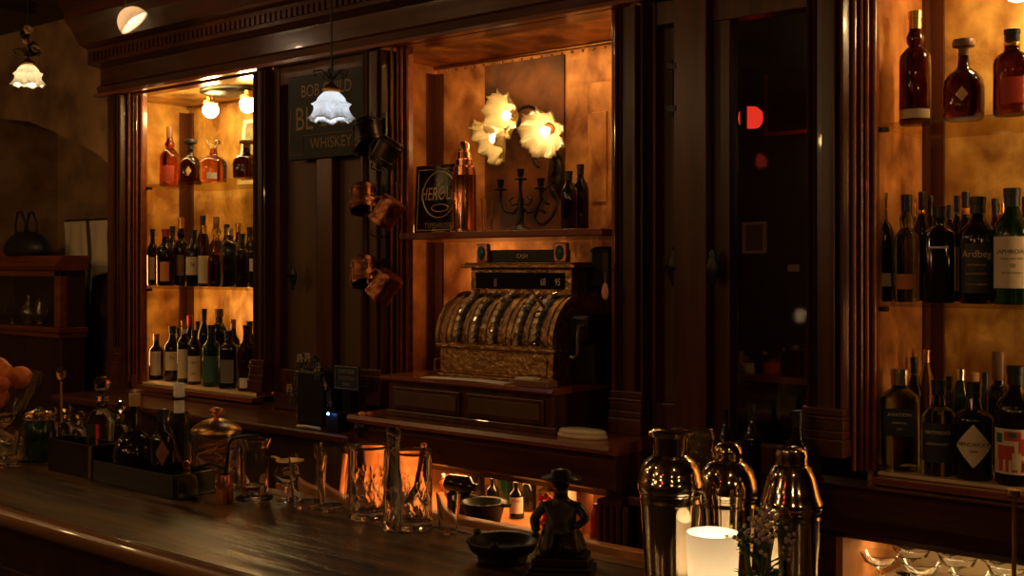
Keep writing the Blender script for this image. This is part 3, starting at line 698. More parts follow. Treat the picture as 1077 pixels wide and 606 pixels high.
# ---------------- signs ----------------
a = at(305, 2.70).x; b_ = at(388, 2.70).x; zt = at(345, 2.70, 76).z; zb = at(345, 2.70, 166).z
t = thing('whiskey_sign', 'black whiskey advertising sign with gold lettering behind the pendant lamp', 'sign', (a, 2.70, zb))
Wd = b_-a; Hd = zt-zb
MB().box(0, Wd, -.012, .003, 0, Hd).build('board', mat('black_glass', (.006, .008, .009), .6), t, bev=.002)
m = MB(); y = -.0135
flat_text(m, 'BOB GUILD', .062, Wd*.5, Hd*.80, y, .85); flat_text(m, 'BL', .12, Wd*.22, Hd*.47, y, .8); flat_text(m, 'END', .10, Wd*.62, Hd*.47, y, .8); flat_text(m, 'WHISKEY', .055, Wd*.56, Hd*.17, y, .95)
m.build('lettering', mat('worn_gilt', (.26, .15, .05), .45), t)
m = MB().tube([(Wd*.05, y, Hd*.62), (Wd*.03, y, Hd*.25), (Wd*.05, y, Hd*.06), (Wd*.2, y, Hd*.06), (Wd*.2, y, Hd*.28), (Wd*.95, y, Hd*.28), (Wd*.95, y, Hd*.32)], .0018, 5)
m.build('border_line', MT['worn_gilt'], t)
# gold-on-black tin sign in the niche
a = at(434, 2.80).x; b_ = at(487, 2.80).x; h = at(455, 2.80, 173).z-1.71
t = thing('tin_sign', 'black enamel plate with gold ring and HEROLD lettering on niche shelf', 'sign', ((a+b_)/2, 2.80, 1.7105)); t.rotation_euler = (-.06, 0, 0)
hw = (b_-a)/2
MB().box(-hw, hw, 0, .012, 0, h).build('plate', mat('black_enamel', (.012, .014, .010), .25), t, bev=.004)
m = MB(); y = -.0012; cx = .0; cz = h*.56; rr = h*.33
m.tube([(cx+rr*math.cos(k*PI/24), y, cz+rr*math.sin(k*PI/24)) for k in range(49)], .0018, 5, cap=False)
flat_text(m, 'San', .032, cx, cz+rr*.55, y, .8); flat_text(m, 'HEROLD', .062, cx, cz+rr*.02, y, .72, .1); flat_text(m, 'TYPEWRITER', .026, cx, h*.11, y, .85)
m.tube([(cx+.005+rr*.5*math.cos(k*PI/12), y, cz-rr*.58+rr*.16*math.sin(k*PI/12)) for k in range(25)], .0016, 5, cap=False)
m.tube([(-hw*.85, y, h*.05), (-hw*.85, y, h*.93), (hw*.85, y, h*.93), (hw*.85, y, h*.05), (-hw*.85, y, h*.05)], .0012, 4)
m.build('lettering', mat('gilt_print', (.62, .42, .16), .4), t)
# bullet shaker
Z = zd(493, 2.80); p = at(493, 2.80, 150); H = p.z-1.71; R = 12.5/F*Z
t = thing('bullet_shaker', 'tall bullet-shaped copper cocktail shaker beside the HEROLD plate', 'shaker', (p.x, 2.775, 1.7105))
MB().lathe([(0, 0), (R*1.08, 0), (R*1.08, .012), (R, .016), (R, H*.62), (R*1.03, H*.63), (0, H*.63)], 32).build('body', COPPER, t, smooth='auto')
MB().lathe([(0, H*.63), (R*.97, H*.63), (R*.9, H*.72), (R*.78, H*.73), (R*.74, H*.80), (R*.64, H*.81), (R*.58, H*.88), (R*.46, H*.89), (R*.42, H*.97), (R*.3, H), (0, H)], 32).build('cap', COPPER, t, smooth='auto')
# small glass beside
def glassware(name, label, loc, rt, rb, H, th=.0022, base=.008, mtl=None, rf=None, seg=40, cat='glass', foot=None, group=None, n=14):
    t = thing(name, label, cat, loc, group=group)
    pr = [(0, 0)]
    if foot: pr += [(foot, 0), (foot, .004), (foot*.4, .010), (rb*.5, .02)]
    z0 = .022 if foot else 0
    out = [(rb+(rt-rb)*(i/n), z0+(H-z0)*i/n) for i in range(n+1)]
    inn = [(rb+(rt-rb)*(i/n)-th, z0+base+(H-z0-base)*i/n) for i in range(n, -1, -1)]
    pr += out+inn+[(0, z0+base)]
    MB().lathe(pr, seg, rf=rf).build('bowl', mtl or CLEAR, t, smooth='auto')
    return t
p = at(512, 2.82); glassware('small_glass', 'small cut glass between the copper shaker and the candelabrum', (p.x, 2.82, 1.7105), .022, .016, .11)
# candelabrum
p = at(547, 2.84); ht = at(547, 2.84, 178).z-1.71
t = thing('candelabrum', 'black three-armed candelabrum on the niche shelf', 'candle holder', (p.x, 2.84, 1.7105), .25)
MB().lathe([(0, 0), (.045, 0), (.045, .006), (.02, .016), (.010, .03), (.014, .06), (.008, .08), (.012, .10), (.006, .12), (.006, ht-.03), (.0, ht-.03)], 20).build('stem', IRON, t, smooth=True)
for sx in (-1, 0, 1):
    zt = ht if sx == 0 else ht*.84
    x = sx*.072
    g = MB()
    if sx: g.tube([(0, 0, ht*.42), (sx*.025, 0, ht*.30), (sx*.055, 0, ht*.33), (sx*.072, 0, ht*.50), (sx*.072, 0, zt-.03)], .005, 8); g.tube([(sx*.01, 0, ht*.45), (sx*.03, 0, ht*.42), (sx*.04, 0, ht*.5), (sx*.025, 0, ht*.55)], .003, 6)
    else: g.tube([(0, 0, ht*.5), (0, 0, zt-.02)], .006, 8)
    g.build('arm', IRON, t, smooth=True)
    MB().lathe([(0, zt-.035), (.020, zt-.035), (.022, zt-.031), (.009, zt-.026), (.013, zt), (.010, zt), (.008, zt-.015), (0, zt-.015)], 16, c=(x, 0, 0)).build('candle_cup', IRON, t, smooth='auto')
row(1.7105, [
 (598,180,17,2.80,'wine',DARKG,BLACK,'shorter black bottle with pale shoulder at the right of niche shelf'),
 (610,173,17,2.88,'wine',DARKG,BLACK,'taller black bottle behind the short one on niche shelf'),
])

# ---------------- cash register ----------------
rx0, rx1 = -2.45, -1.99
t = thing('cash_register', 'ornate antique brass cash register with rows of round keys', 'cash register', ((rx0+rx1)/2, 2.57, 1.2585))
hw = (rx1-rx0)/2
MB().box(-hw, hw, 0, .42, 0, .012).box(-hw+.008, hw-.008, .008, .42, .012, .092).box(-hw-.004, hw+.004, -.004, .42, .092, .104).build('drawer_base', RBRASS, t, bev=.003)
MB().box(-hw+.03, hw-.03, .003, .008, .022, .082).build('drawer_front', RBRASS, t, bev=.004)
MB().tube([(-hw+.02, -.002, .055), (-hw+.013, -.022, .055), (-hw+.013, -.022, .02), (-hw+.02, -.002, .02)], .004).build('drawer_handle', BRASS, t)
curve = [(.004, .104), (.003, .13), (.012, .165), (.032, .20), (.06, .228), (.095, .248), (.13, .258)]
def smooth_curve(P, n=6):
    out = []
    for i in range(len(P)-1):
        p0 = P[max(i-1, 0)]; p1 = P[i]; p2 = P[i+1]; p3 = P[min(i+2, len(P)-1)]
        for k in range(n):
            q = k/n
            out.append(tuple(.5*((2*p1[j])+(-p0[j]+p2[j])*q+(2*p0[j]-5*p1[j]+4*p2[j]-p3[j])*q*q+(-p0[j]+3*p1[j]-3*p2[j]+p3[j])*q**3) for j in (0, 1)))
    return out+[P[-1]]
sc = smooth_curve(curve)
MB().prism(sc+[(.40, .258), (.40, .104)], 'x', -hw+.006, hw-.006).build('key_housing', RBRASS, t, smooth='auto')
for s_ in (-1, 1):
    c2 = [(y-.008, z+.004) for y, z in sc]
    MB().prism(c2+[(.40, .262), (.40, .104)], 'x', s_*(hw-.006)-.006, s_*(hw-.006)+.006).build('side_cheek', RBRASS, t, smooth='auto')
KEYC = mat('key_cap', (.55, .42, .24), .3, .3)
# slot ridges and keys
cols = (.20, .35, .51, .72, .86)
rd = MB()
for fx in (.08, .13, .275, .43, .60, .65, .79, .94):
    x = -hw+2*hw*fx
    rd.tube([(x, y-.001, z+.001) for y, z in sc[2:-2]], .0035, 6)
rd.build('slot_ridge', RBRASS, t, smooth=True)
sl = MB()
for fx in cols:
    x = -hw+2*hw*fx
    sl = MB().prism([(y-.0015, z+.0015) for y, z in sc[2:-4]]+[(y+.003, z-.003) for y, z in sc[2:-4][::-1]], 'x', x-.008, x+.010)
    sl.build('key_slot', mat('slot_black', (.01, .007, .005), .5), t)
for ci, fx in enumerate(cols):
    for k in range(9):
        i = int(4+k*(len(sc)-10)/8); y, z = sc[i]; ty = Vector((0, sc[i+1][0]-sc[i-1][0], sc[i+1][1]-sc[i-1][1])).normalized(); nrm = Vector((0, -ty.z, ty.y))
        nrm = (nrm+Vector((0, -.5, -.1))).normalized()
        x = -hw+2*hw*fx
        p0 = Vector((x, y, z)); M = Matrix.Translation(p0) @ nrm.to_track_quat('Z', 'Y').to_matrix().to_4x4()
        kb = MB().lathe([(0, -.004), (.0025, -.004), (.0025, .014), (.0082, .014), (.0095, .016), (.0095, .019), (.008, .021), (0, .020)], 12).build('key', KEYC if (ci+k) % 4 else SILVER, t, smooth='auto', M=M)
# lever stack at right
MB().tube([(hw-.05, .02, .22), (hw-.06, .005, .245), (hw-.045, .0, .25)], .004).tube([(hw-.075, .03, .20), (hw-.055, .0, .215)], .004).build('lever', BRASS, t, smooth=True)
# top display
MB().box(-hw+.03, hw-.03, .125, .40, .255, .335).build('display_housing', RBRASS, t, bev=.003)
dw = MB().box(-hw+.055, hw-.055, .121, .127, .272, .322).build('display_window', mat('display_black', (.008, .008, .008), .12), t, bev=.001)
m = MB(); y = .1195
flat_text(m, '||', .030, -hw*.40, .293, y, .9); flat_text(m, '68', .030, hw*.42, .293, y, .7); flat_text(m, '95', .030, hw*.66, .293, y, .7)
m.build('numerals', CREAM, dw)
MB().box(-hw+.005, hw-.005, .105, .41, .335, .347).box(-hw+.015, hw-.015, .112, .41, .347, .353).build('top_plate', RBRASS, t, bev=.003)
cs = MB().box(-hw+.09, hw-.09, .14, .20, .353, .392).build('cash_sign', mat('sign_black', (.012, .010, .010), .3), t, bev=.002)
m = MB(); flat_text(m, 'CASH', .019, .0, .372, .1385, .9); m.build('lettering', GINK, cs)
for s_ in (-1, 1):
    x = s_*(hw-.075)
    fr = MB().box(x-.024, x+.024, .125, .145, .353, .412).build('oval_finial', mat('rose_brass', (.55, .20, .13), .35, .7, noise=(60, (.7, .3, .2), (1, 1, 1), .5)), t, bev=.006)
    MB().lathe([(0, 0), (.015, 0), (.014, .003), (0, .004)], 20, M=Matrix.Translation((x, .125, .382)) @ Matrix.Rotation(PI/2, 4, 'X') @ Matrix.Diagonal((1, 1.5, 1, 1))).build('oval_glass', mat('green_oval', (.03, .10, .05), .15), fr, smooth=True)
# dark printer box and crank on the right side
MB().box(hw+.001, hw+.076, .06, .34, .12, .20).build('printer_box', BRONZE, t, bev=.010)
MB().box(hw+.001, hw+.07, .10, .36, 0, .12).build('side_base', BRONZE, t, bev=.006)
MB().box(hw-.03, hw+.05, .20, .38, .262, .40).build('side_housing', BRONZE, t, bev=.02)
MB().tube([(hw+.06, .06, .17), (hw+.065, .03, .17), (hw+.068, .02, .09), (hw+.068, -.01, .085)], .006).build('crank', SILVER, t, smooth=True)
p = at(636, 2.60, 285)
t2 = thing('leaf_tag', 'small copper leaf tag hanging at right of the cash register', 'tag', (p.x, 2.60, p.z))
MB().tube([(0, 0, .0), (0, 0, -.03)], .0012, 5).tube([(0, .0, 0), (0, .12, .01)], .0015, 5).build('chain', BRASS, t2)
MB().lathe([(0, 0), (.010, .012), (.013, .028), (.008, .045), (0, .055)], 14, M=Matrix.Translation((0, 0, -.085)) @ Matrix.Diagonal((1, .2, 1, 1))).build('leaf', mat('pink_copper', (.75, .30, .2), .4), t2, smooth=True)
# things on plinth and ledge
def xr(a, b, Y): return at(a, Y).x, at(b, Y).x
a, b_ = xr(447, 532, 2.52)
o = MB().grid(lambda u, v: (a+(b_-a)*u, 2.497+.05*v+.012*u, 1.2590+.003*math.sin(u*3)), 8, 2).build('paper_sheet', WHITEP, solid=.003); tag(o, 'long strip of white paper lying before the cash register', 'paper')
a, b_ = xr(535, 592, 2.53)
t = thing('small_box', 'small flat box with pale lid on the plinth, right of paper strip', 'box', ((a+b_)/2, 2.53, 1.2585), .1)
MB().box(-.055, .055, -.025, .03, 0, .018).build('body', WOODC, t, bev=.002); MB().box(-.055, .0, -.026, .024, .018, .024).build('paper_slip', CREAM, t)
p = at(609, 2.52)
t = thing('coaster_stack', 'folded pale cloth pad on the ledge right of the plinth', 'cloth', (p.x, 2.53, 1.1305))
MB().lathe([(0, 0), (.078, 0), (.080, .006), (.078, .010), (.074, .011), (0, .011)], 32, rf=lambda a, z, r: 1+.04*math.sin(5*a), sy=.55).build('lower_fold', CREAM, t, smooth=True)
MB().lathe([(0, .011), (.072, .011), (.075, .016), (.07, .021), (0, .022)], 32, rf=lambda a, z, r: 1+.05*math.sin(3*a+1), sy=.55).build('upper_fold', CREAM, t, smooth=True)

# ---------------- copper mugs ----------------
def mug(px, py, label, tilt, m, Y=2.60, yawr=0, sz=.044):
    p = at(px, Y, py); t = thing('copper_mug', label, 'mug', p, group='copper mugs on the pilaster')
    t.rotation_euler = (.25, tilt, yawr)
    R = sz; H = sz*2.05
    MB().lathe([(0, -H/2), (R*.93, -H/2), (R, -H/2+.006), (R*.97, -H*.25), (R*.97, H*.25), (R*1.03, H/2-.006), (R*1.05, H/2), (R*.98, H/2), (R*.9, -H/2+.008), (0, -H/2+.008)], 28).build('cup', m, t, smooth='auto')
    b = MB()
    for z in (-.3, .3): b.lathe([(R*1.0, z*H-.002), (R*1.04, z*H), (R*1.0, z*H+.002)], 28)
    b.build('band', m, t, smooth=True)
    MB().tube([(R*.95, 0, H*.34), (R*1.45, 0, H*.36), (R*1.75, 0, H*.1), (R*1.6, 0, -H*.2), (R*.95, 0, -H*.32)], .0045, 8).build('handle', m, t, smooth=True)
    return t
CB = mat('blackened_copper', (.05, .03, .022), .38, .9)
mug(387, 143, 'blackened metal mug, highest of the hanging mugs', 2.6, CB, sz=.048)
mug(406, 160, 'dark copper mug hanging second from the top', 3.6, CB, 2.56)
mug(382, 209, 'bright copper mug with studs, left of the middle pair', 2.8, COPH)
mug(407, 223, 'copper mug, right of the middle pair', 3.7, COPH, 2.56)
mug(383, 286, 'bright copper mug, left of the lowest pair', 2.75, COPH)
mug(404, 301, 'dark copper mug, lowest of all hanging mugs', 3.75, COPH, 2.56)
t = thing('hook_rail', 'narrow iron rail with hooks carrying the copper mugs', 'rail', (at(404, 2.64).x, 2.64, 1.55))
r = MB().box(-.008, .008, -.003, .006, 0, .56)
r.build('bar', IRON, t)
for k, z in enumerate((.07, .15, .28, .37, .48, .54)):
    MB().tube([(0, 0, z), (0, -.03, z-.005), (-.01, -.05, z+.003), (-.01, -.05, z+.02)], .003, 6).build('hook', IRON, t, smooth=True)

# ---------------- things on the lower left ledge ----------------
zl = 1.0585
LY = 2.56
p = at(331, LY)
t = thing('speaker_box', 'small dark box with a blue light on the left ledge', 'speaker', (p.x, LY+.02, zl))
MB().box(-.07, .07, -.05, .06, 0, .19).build('body', BLACK, t, bev=.012)
p2 = at(347, 2.47, 435)
MB().ball((p2.x-p.x+.0, 2.47-LY-.02-.01, p2.z-zl), .0045, 10).build('blue_light', LED, t, smooth=True)
MB().box(p2.x-p.x-.03, p2.x-p.x+.03, -.105, -.05, .0, .065).build('blue_light_base', BLACK, t, bev=.004)
t = thing('dried_wreath', 'wreath of dried flowers draped over the small dark box', 'wreath', (p.x-.01, LY-.02, zl))
for k in range(26):
    a = PI*(.08+.84*k/25); r = .12
    c = Vector((-r*.75*math.cos(a), random.uniform(-.02, .02), .03+r*1.7*math.sin(a)))
    m = [mat('dried_sage', (.05, .06, .03), .7), mat('dried_violet', (.10, .08, .12), .7), mat('dried_straw', (.36, .26, .10), .7), mat('dried_brown', (.08, .04, .02), .7)][k % 4]
    b = MB()
    for q in range(6):
        aa = q*PI/3; b.ball(c+Vector((.011*math.cos(aa), .004*math.sin(3*q), .011*math.sin(aa))), .007, 6, (1, .5, 1))
    b.ball(c, .006, 6)
    b.build('dried_flower', m, t, smooth=True)
p = at(364, LY, 385)
t = thing('table_sign', 'small framed notice with pale outline right of dried wreath', 'sign', (p.x, LY+.0, zl))
MB().box(-.058, .058, .0, .008, .13, .21).build('card', DKP, t); MB().box(-.02, .02, .0, .03, 0, .13).build('stand', IRON, t)
m = MB().tube([(-.056, -.002, .134), (-.056, -.002, .207), (.056, -.002, .207), (.056, -.002, .134), (-.056, -.002, .134)], .0015, 4); flat_text(m, 'CAFETERIE', .018, 0, .19, -.001, .9); flat_text(m, 'COCKTAILS', .016, 0, .168, -.001, .9); flat_text(m, 'SPIRITS', .014, 0, .148, -.001, .9)
m.build('lettering', mat('pale_ink', (.30, .24, .15), .6), t)
a, b_ = xr(311, 334, 2.47)
o = MB().tube([(a, 2.475, zl+.006), ((a+b_)/2, 2.47, zl+.010), (b_, 2.48, zl+.006)], .005, 6).build('wooden_stick', CREAM, smooth=True); tag(o, 'short pale stick lying on the left ledge before the wreath', 'stick')
p = at(381, 2.32)
# small jar with an orange flower garnish stands on the ledge
p = at(381, 2.47)
t = thing('garnish_cup', 'dark little cup filled with orange peel on the left ledge', 'cup', (p.x, 2.48, zl))
MB().lathe([(0, 0), (.022, 0), (.028, .06), (.026, .06), (.020, .004), (0, .004)], 20).build('cup', BRONZE, t, smooth=True)
for k in range(6): MB().ball((.014*math.cos(k*1.05), .014*math.sin(k*1.05), .065+.006*(k % 2)), .013, 8, (1, 1, .7)).build('peel', mat('orange_peel', (.62, .20, .05), .5), t, smooth=True)

# ---------------- niche contents ----------------
nb = [
 (466,513,9,2.62,'slim',CLEAR,WHITEP,'small bottle with white cap at left end of the lower niche'),
 (518,503,14,2.62,'wine',DARKG,BLACK,'small dark bottle in lower niche left of the white labelled one'),
 (543,507,16,2.60,'wine',DARKG,BLACK,'small black bottle with white and red label in lower niche'),
 (590,512,12,2.66,'slim',DARKG,BLACK,'small black bottle in lower niche behind the statuette'),
 (611,514,14,2.60,'wine',DARKG,REDC,'small dark bottle with red top just right of the statuette'),
 (626,530,11,2.56,'slim',REDC,REDC,'small red bottle at the right end of lower niche'),
]
for px, yt, pw, Y, kind, g, cap, lb in nb:
    Z = zd(px, Y); pp = at(px, Y, yt); H = max(.09, pp.z-.8555)
    H = min(H, .125)
    kw = {}
    if 'white and red' in lb: kw = dict(lab=(.15, .60, 1.1, WHITEP), txt=[('TONIC', .5, .010, REDC)])
    bottle(kind, (pp.x, Y, .8556), pw/F*Z/2, H, g, cap, lb, rz=face(pp.x, Y, .8), **kw)
for px, Y, w_, h_, m_, lb in ((484, 2.72, .020, .10, REDC, 'red tin behind the lying bottle in lower niche'), (501, 2.74, .026, .105, DARKG, 'dark jar behind the pan in lower niche'), (531, 2.74, .024, .10, GREENG, 'green can behind the white-labelled bottle in lower niche'), (556, 2.70, .022, .115, DARKG, 'black flask between the white-labelled bottle and cherries'), (575, 2.72, .026, .09, BRASS, 'brass tin right of the cherries in lower niche'), (602, 2.74, .022, .11, CREAM, 'cream carton behind the statuette in lower niche')):
    x = at(px, Y).x
    t = thing('niche_canister', lb, 'canister', (x, Y, .8556))
    MB().lathe([(0, 0), (w_*.95, 0), (w_, .004), (w_, h_*.72), (w_*.6, h_*.82), (w_*.5, h_*.84), (0, h_*.84)], 20).build('body', m_, t, smooth='auto')
    MB().lathe([(0, h_*.84), (w_*.56, h_*.84), (w_*.56, h_), (0, h_)], 16).build('lid', BLACK, t, smooth='auto')
a, b_ = xr(470, 503, 2.56)
t = thing('lying_bottle', 'dark bottle lying on its side at the left of lower niche', 'bottle', ((a+b_)/2, 2.56, .935))
MB().lathe([(0, -.055), (.028, -.055), (.030, -.05), (.030, .02), (.012, .04), (.011, .06), (0, .06)], 24, M=Matrix.Rotation(PI/2, 4, 'Y')).build('glass_body', DARKG, t, smooth='auto')
MB().box(-.05, .04, -.03, .03, -.079, -.030).build('cradle', IRON, t)
p = at(508, 2.50)
t = thing('stacked_pan', 'dark round pan with wide rim standing in the lower niche', 'pan', (p.x, 2.50, .8556))
MB().lathe([(0, 0), (.05, 0), (.062, .05), (.072, .055), (.072, .06), (.058, .058), (.046, .006), (0, .006)], 28).build('pan', IRON, t, smooth=True)
MB().tube([(.07, 0, .056), (.10, 0, .06)], .006).build('handle', IRON, t)
p = at(566, 2.50)
t = thing('cherry_jar', 'glass heap of red cherries in the lower niche', 'jar', (p.x, 2.52, .8556))
MB().lathe([(0, 0), (.028, 0), (.03, .01), (.03, .04), (.028, .04), (.028, .005), (0, .005)], 24).build('jar', SHELF, t, smooth=True)
for k in range(14):
    a = k*2.4; r = .016*(k % 3)/2+.006
    MB().ball((r*math.cos(a), r*math.sin(a), .014+.0065*k), .0095, 10).build('cherry', mat('cherry_red', (.65, .02, .03), .15), t, smooth=True)

# coupes in the right niche
first = None; k = 0
pos = [(-1.13, 2.80), (-1.02, 2.78), (-.90, 2.77), (-.785, 2.78), (-1.09, 2.91), (-.97, 2.90), (-.85, 2.89), (-.73, 2.89), (-1.03, 3.01), (-.91, 3.0), (-.79, 3.0), (-1.14, 3.01), (-.67, 2.99), (-.67, 2.78)]
for x, y in pos:
    if first is None:
        first = thing('coupe_glass', 'x', 'glass', (x, y, .7805), group='coupe glasses in the right niche')
        MB().lathe([(0, 0), (.03, 0), (.03, .002), (.004, .006), (.0035, .055), (.012, .062), (.038, .075), (.048, .095), (.0465, .096), (.036, .078), (.01, .065), (0, .064)], 28).build('bowl', CLEAR, first, smooth='auto')
        o = first
    else:
        o = first.copy(); C.objects.link(o); o.location = (x, y, .7805)
        for ch in list(first.children): c = ch.copy(); C.objects.link(c); c.parent = o
    o['label'] = 'clear coupe glass crowded with others in the lit right niche'

# ---------------- alcove contents ----------------
p = at(791, 3.59, 250)
t = thing('picture_frame', 'small pale framed picture seen through the glazed door', 'picture', (p.x, 3.61, p.z))
MB().box(-.045, .045, -.012, 0, -.055, -.045).box(-.045, .045, -.012, 0, .045, .055).box(-.045, -.035, -.012, 0, -.045, .045).box(.035, .045, -.012, 0, -.045, .045).build('frame', CREAM, t)
MB().box(-.035, .035, -.006, 0, -.045, .045).build('picture', GREYP, t)
p = at(832, 3.59, 282)
o = MB().box(p.x-.02, p.x+.02, 3.60, 3.612, p.z-.012, p.z+.012).build('wall_plate', CREAM, bev=.002); tag(o, 'tiny pale plate on the dark wall right of small picture', 'plate')
Zs = at(815, 3.45, 394).z
a, b_ = xr(765, 870, 3.45)
t = thing('alcove_shelf', 'dark wooden shelf behind the glazed door carrying small jars', 'shelf', (0, 0, 0))
MB().box(a-.1, b_+.12, 3.38, 3.615, Zs-.02, Zs).build('board', WOODR, t)
k = 0
for px, w_, h_, m_, lb in ((778, .03, .07, WOODC, 'brown jar'), (790, .036, .04, CREAM, 'cream tub'), (797, .022, .03, GREENG, 'green pot'), (803, .034, .075, AMBD, 'dark brown jar'), (812, .036, .05, REDP, 'red tin'), (824, .02, .09, GOLDC, 'gold tin'), (836, .045, .10, DARKG, 'broad black flask'), (850, .024, .09, BRASS, 'brass canister')):
    x = at(px, 3.46).x
    t = thing('alcove_jar', lb+' on the dim shelf behind the glazed door', 'jar', (x, 3.46, Zs+.0005))
    MB().lathe([(0, 0), (w_*.9, 0), (w_, .005), (w_, h_*.75), (w_*.7, h_*.82), (w_*.7, h_*.85), (0, h_*.85)], 20).build('body', m_, t, smooth='auto')
    MB().lathe([(0, h_*.85), (w_*.75, h_*.85), (w_*.75, h_), (0, h_)], 20).build('lid', BRASS, t, smooth='auto')
p = at(789, 3.3, 124)
t = thing('red_lamp', 'red glowing wall lamp seen through the glazed door', 'lamp', (p.x, 3.3, p.z))
MB().lathe([(0, -.035), (.025, -.032), (.036, -.02), (.040, 0), (.036, .02), (.02, .034), (0, .036)], 24).build('red_globe', REDL, t, smooth=True)
MB().box(-.010, .010, -.052, -.041, -.10, .16).box(-.006, .006, -.045, .0, .035, .16).build('bracket', IRON, t)
MB().tube([(0, 0, .16), (0, .31, .16)], .006).build('arm', IRON, t)
a, b_ = xr(803, 862, 3.55)
zt = at(803, 3.55, 60).z; zb = at(803, 3.55, 139).z
t = thing('large_picture', 'large dark framed picture with faint standing figure behind the glass door', 'picture', ((a+b_)/2, 3.58, zb))
hw = (b_-a)/2
MB().box(-hw, hw, 0, .03, 0, zt-zb).build('canvas', mat('dark_canvas', (.012, .009, .008), .5, noise=(14, (.035, .020, .014), (1, 1, .5), 0)), t)
MB().box(-hw, hw+.02, -.012, 0, -.012, 0).box(-hw-.008, -hw, -.012, 0, -.012, (zt-zb)*.8).build('frame_edge', mat('red_gilt', (.75, .14, .04), .3, .6), t)
point('alcove_fill', (at(789, 3.1).x, 3.15, at(789, 3.3, 175).z), .12, (1, .08, .04), .02)
point('alcove_fill', (at(840, 3.2).x, 3.2, at(830, 3.3, 330).z), .22, (1, .62, .3), .02)  # unseen warm fill added to lift the dim shelf and jars
for px, yt, w_, lb in ((762, 430, 18, 'low dark bottle standing left at foot of the glazed door'), (790, 425, 20, 'dark bottle standing centrally at foot of the glazed door'), (838, 432, 30, 'stout dark jar with shiny rim before the glazed door')):
    pp = at(px, 2.6, yt); Z = zd(px, 2.6)
    bottle('apoth' if w_ > 25 else 'wine', (pp.x, 2.6, .996), w_/F*Z/2, pp.z-.996, DARKG, BLACK, lb)
t = thing('side_counter', 'dark narrow counter ledge below the glazed door', 'counter', (0, 0, 0))
MB().box(-1.69, -1.28, 2.50, 2.698, .97, .995).build('ledge', WOODH, t, bev=.004); MB().box(-1.68, -1.29, 2.53, 2.68, 0, .97).build('body', WOODD, t)

# ---------------- left corner: hutch, bag, towel ----------------
t = HX = at(61, 2.74).x
t = thing('glass_hutch', 'red mahogany glass-fronted hutch in the far left corner', 'cabinet', (HX-.41, 2.74, 0))
hx0, hx1 = -.50, .40
z1 = 1.62
MB().box(hx0, hx1, .02, .14, 0, 1.26).build('lower_body', WOODD, t, bev=.004)
MB().box(hx0-.01, hx1+.01, .0, .145, 1.26, 1.285).box(hx0-.02, hx1+.02, -.01, .145, 1.285, 1.31).build('waist_moulding', WOODR, t, bev=.005)
fr = MB().box(hx0, hx0+.04, .01, .05, 1.31, z1-.04).box(hx1-.05, hx1, .01, .05, 1.31, z1-.04).box(hx0, hx1, .01, .05, z1-.07, z1-.04)
fr.build('door_frame', WOODR, t, bev=.004)
MB().box(hx0+.04, hx1-.05, .028, .031, 1.31, z1-.07).build('pane', PANE, t)
MB().box(hx0, hx1, .125, .14, 1.31, z1-.04).box(hx0, hx0+.01, .05, .125, 1.31, z1-.04).box(hx1-.012, hx1, .05, .125, 1.31, z1-.04).build('case', WOODD, t)
MB().prism([(.145, z1-.04), (-.005, z1-.04), (-.02, z1-.02), (-.02, z1-.005), (.0, z1+.005), (.02, z1+.03), (.145, z1+.03)], 'x', hx0-.02, hx1+.02).build('crown', WOODR, t)
MB().prism([(-.4+.30*math.cos(a)*1.5, z1+.028+.045*math.sin(a)) for a in [i*PI/14 for i in range(15)]], 'y', .02, .10).build('pediment', WOODR, t, smooth='auto')
def silver(px, Y, prof, label, name, extra=None):
    x = at(px, Y).x; t = thing(name, label, 'silverware', (x, Y, 1.3105))
    MB().lathe(prof, 24).build('body', SILVER, t, smooth=True)
    if extra: extra(t)
    return t
def pot_extra(t):
    MB().tube([(.03, 0, .04), (.06, 0, .05), (.075, 0, .085)], [.009, .006, .004]).build('spout', SILVER, t, smooth=True)
    MB().tube([(-.03, 0, .08), (-.065, 0, .08), (-.07, 0, .045), (-.035, 0, .03)], .004).build('handle', SILVER, t, smooth=True)
silver(30, 2.82, [(0, 0), (.03, 0), (.022, .008), (.04, .03), (.045, .055), (.035, .085), (.018, .10), (.02, .105), (.012, .12), (.004, .13), (.008, .14), (0, .146)], 'silver teapot with knobbed lid behind the hutch glass', 'teapot', pot_extra)
silver(42, 2.825, [(0, 0), (.025, 0), (.018, .01), (.032, .04), (.030, .07), (.015, .10), (.018, .12), (.006, .13), (0, .14)], 'small silver pot right of the teapot in hutch', 'cream_pot', pot_extra)
silver(13, 2.82, [(0, 0), (.03, 0), (.02, .006), (.012, .02), (.045, .05), (.048, .055), (0, .03)], 'low silver bowl left of the teapot in hutch', 'sugar_bowl')
x = at(2, 2.83).x
t = thing('silver_tray', 'silver tray propped at an angle inside the hutch', 'silverware', (x, 2.83, 1.3105)); MB().lathe([(0, 0), (.07, 0), (.078, .006), (.076, .008), (0, .003)], 28, M=Matrix.Translation((0, 0, .09)) @ Matrix.Rotation(1.2, 4, 'X')).build('tray', SILVER, t, smooth=True)
# handbag on the hutch
p = at(30, 2.82)
t = thing('handbag', 'black leather handbag with looped handles on top of the hutch', 'bag', (p.x-.02, 2.82, 1.651), .0)
LE = mat('black_leather', (.010, .008, .007), .45, noise=(30, (.02, .016, .014), (1, 1, 1), .3))
MB().lathe([(0, 0), (.13, 0), (.15, .02), (.14, .06), (.10, .10), (.05, .12), (0, .125)], 28, sx=1.25, sy=.55).build('bag_body', LE, t, smooth=True)
for y in (-.03, .03): MB().tube([(-.05, y, .10), (-.06, y, .16), (-.035, y, .215), (.0, y, .22), (.035, y, .17), (.045, y, .10)], .006, 8).build('handle', LE, t, smooth=True)
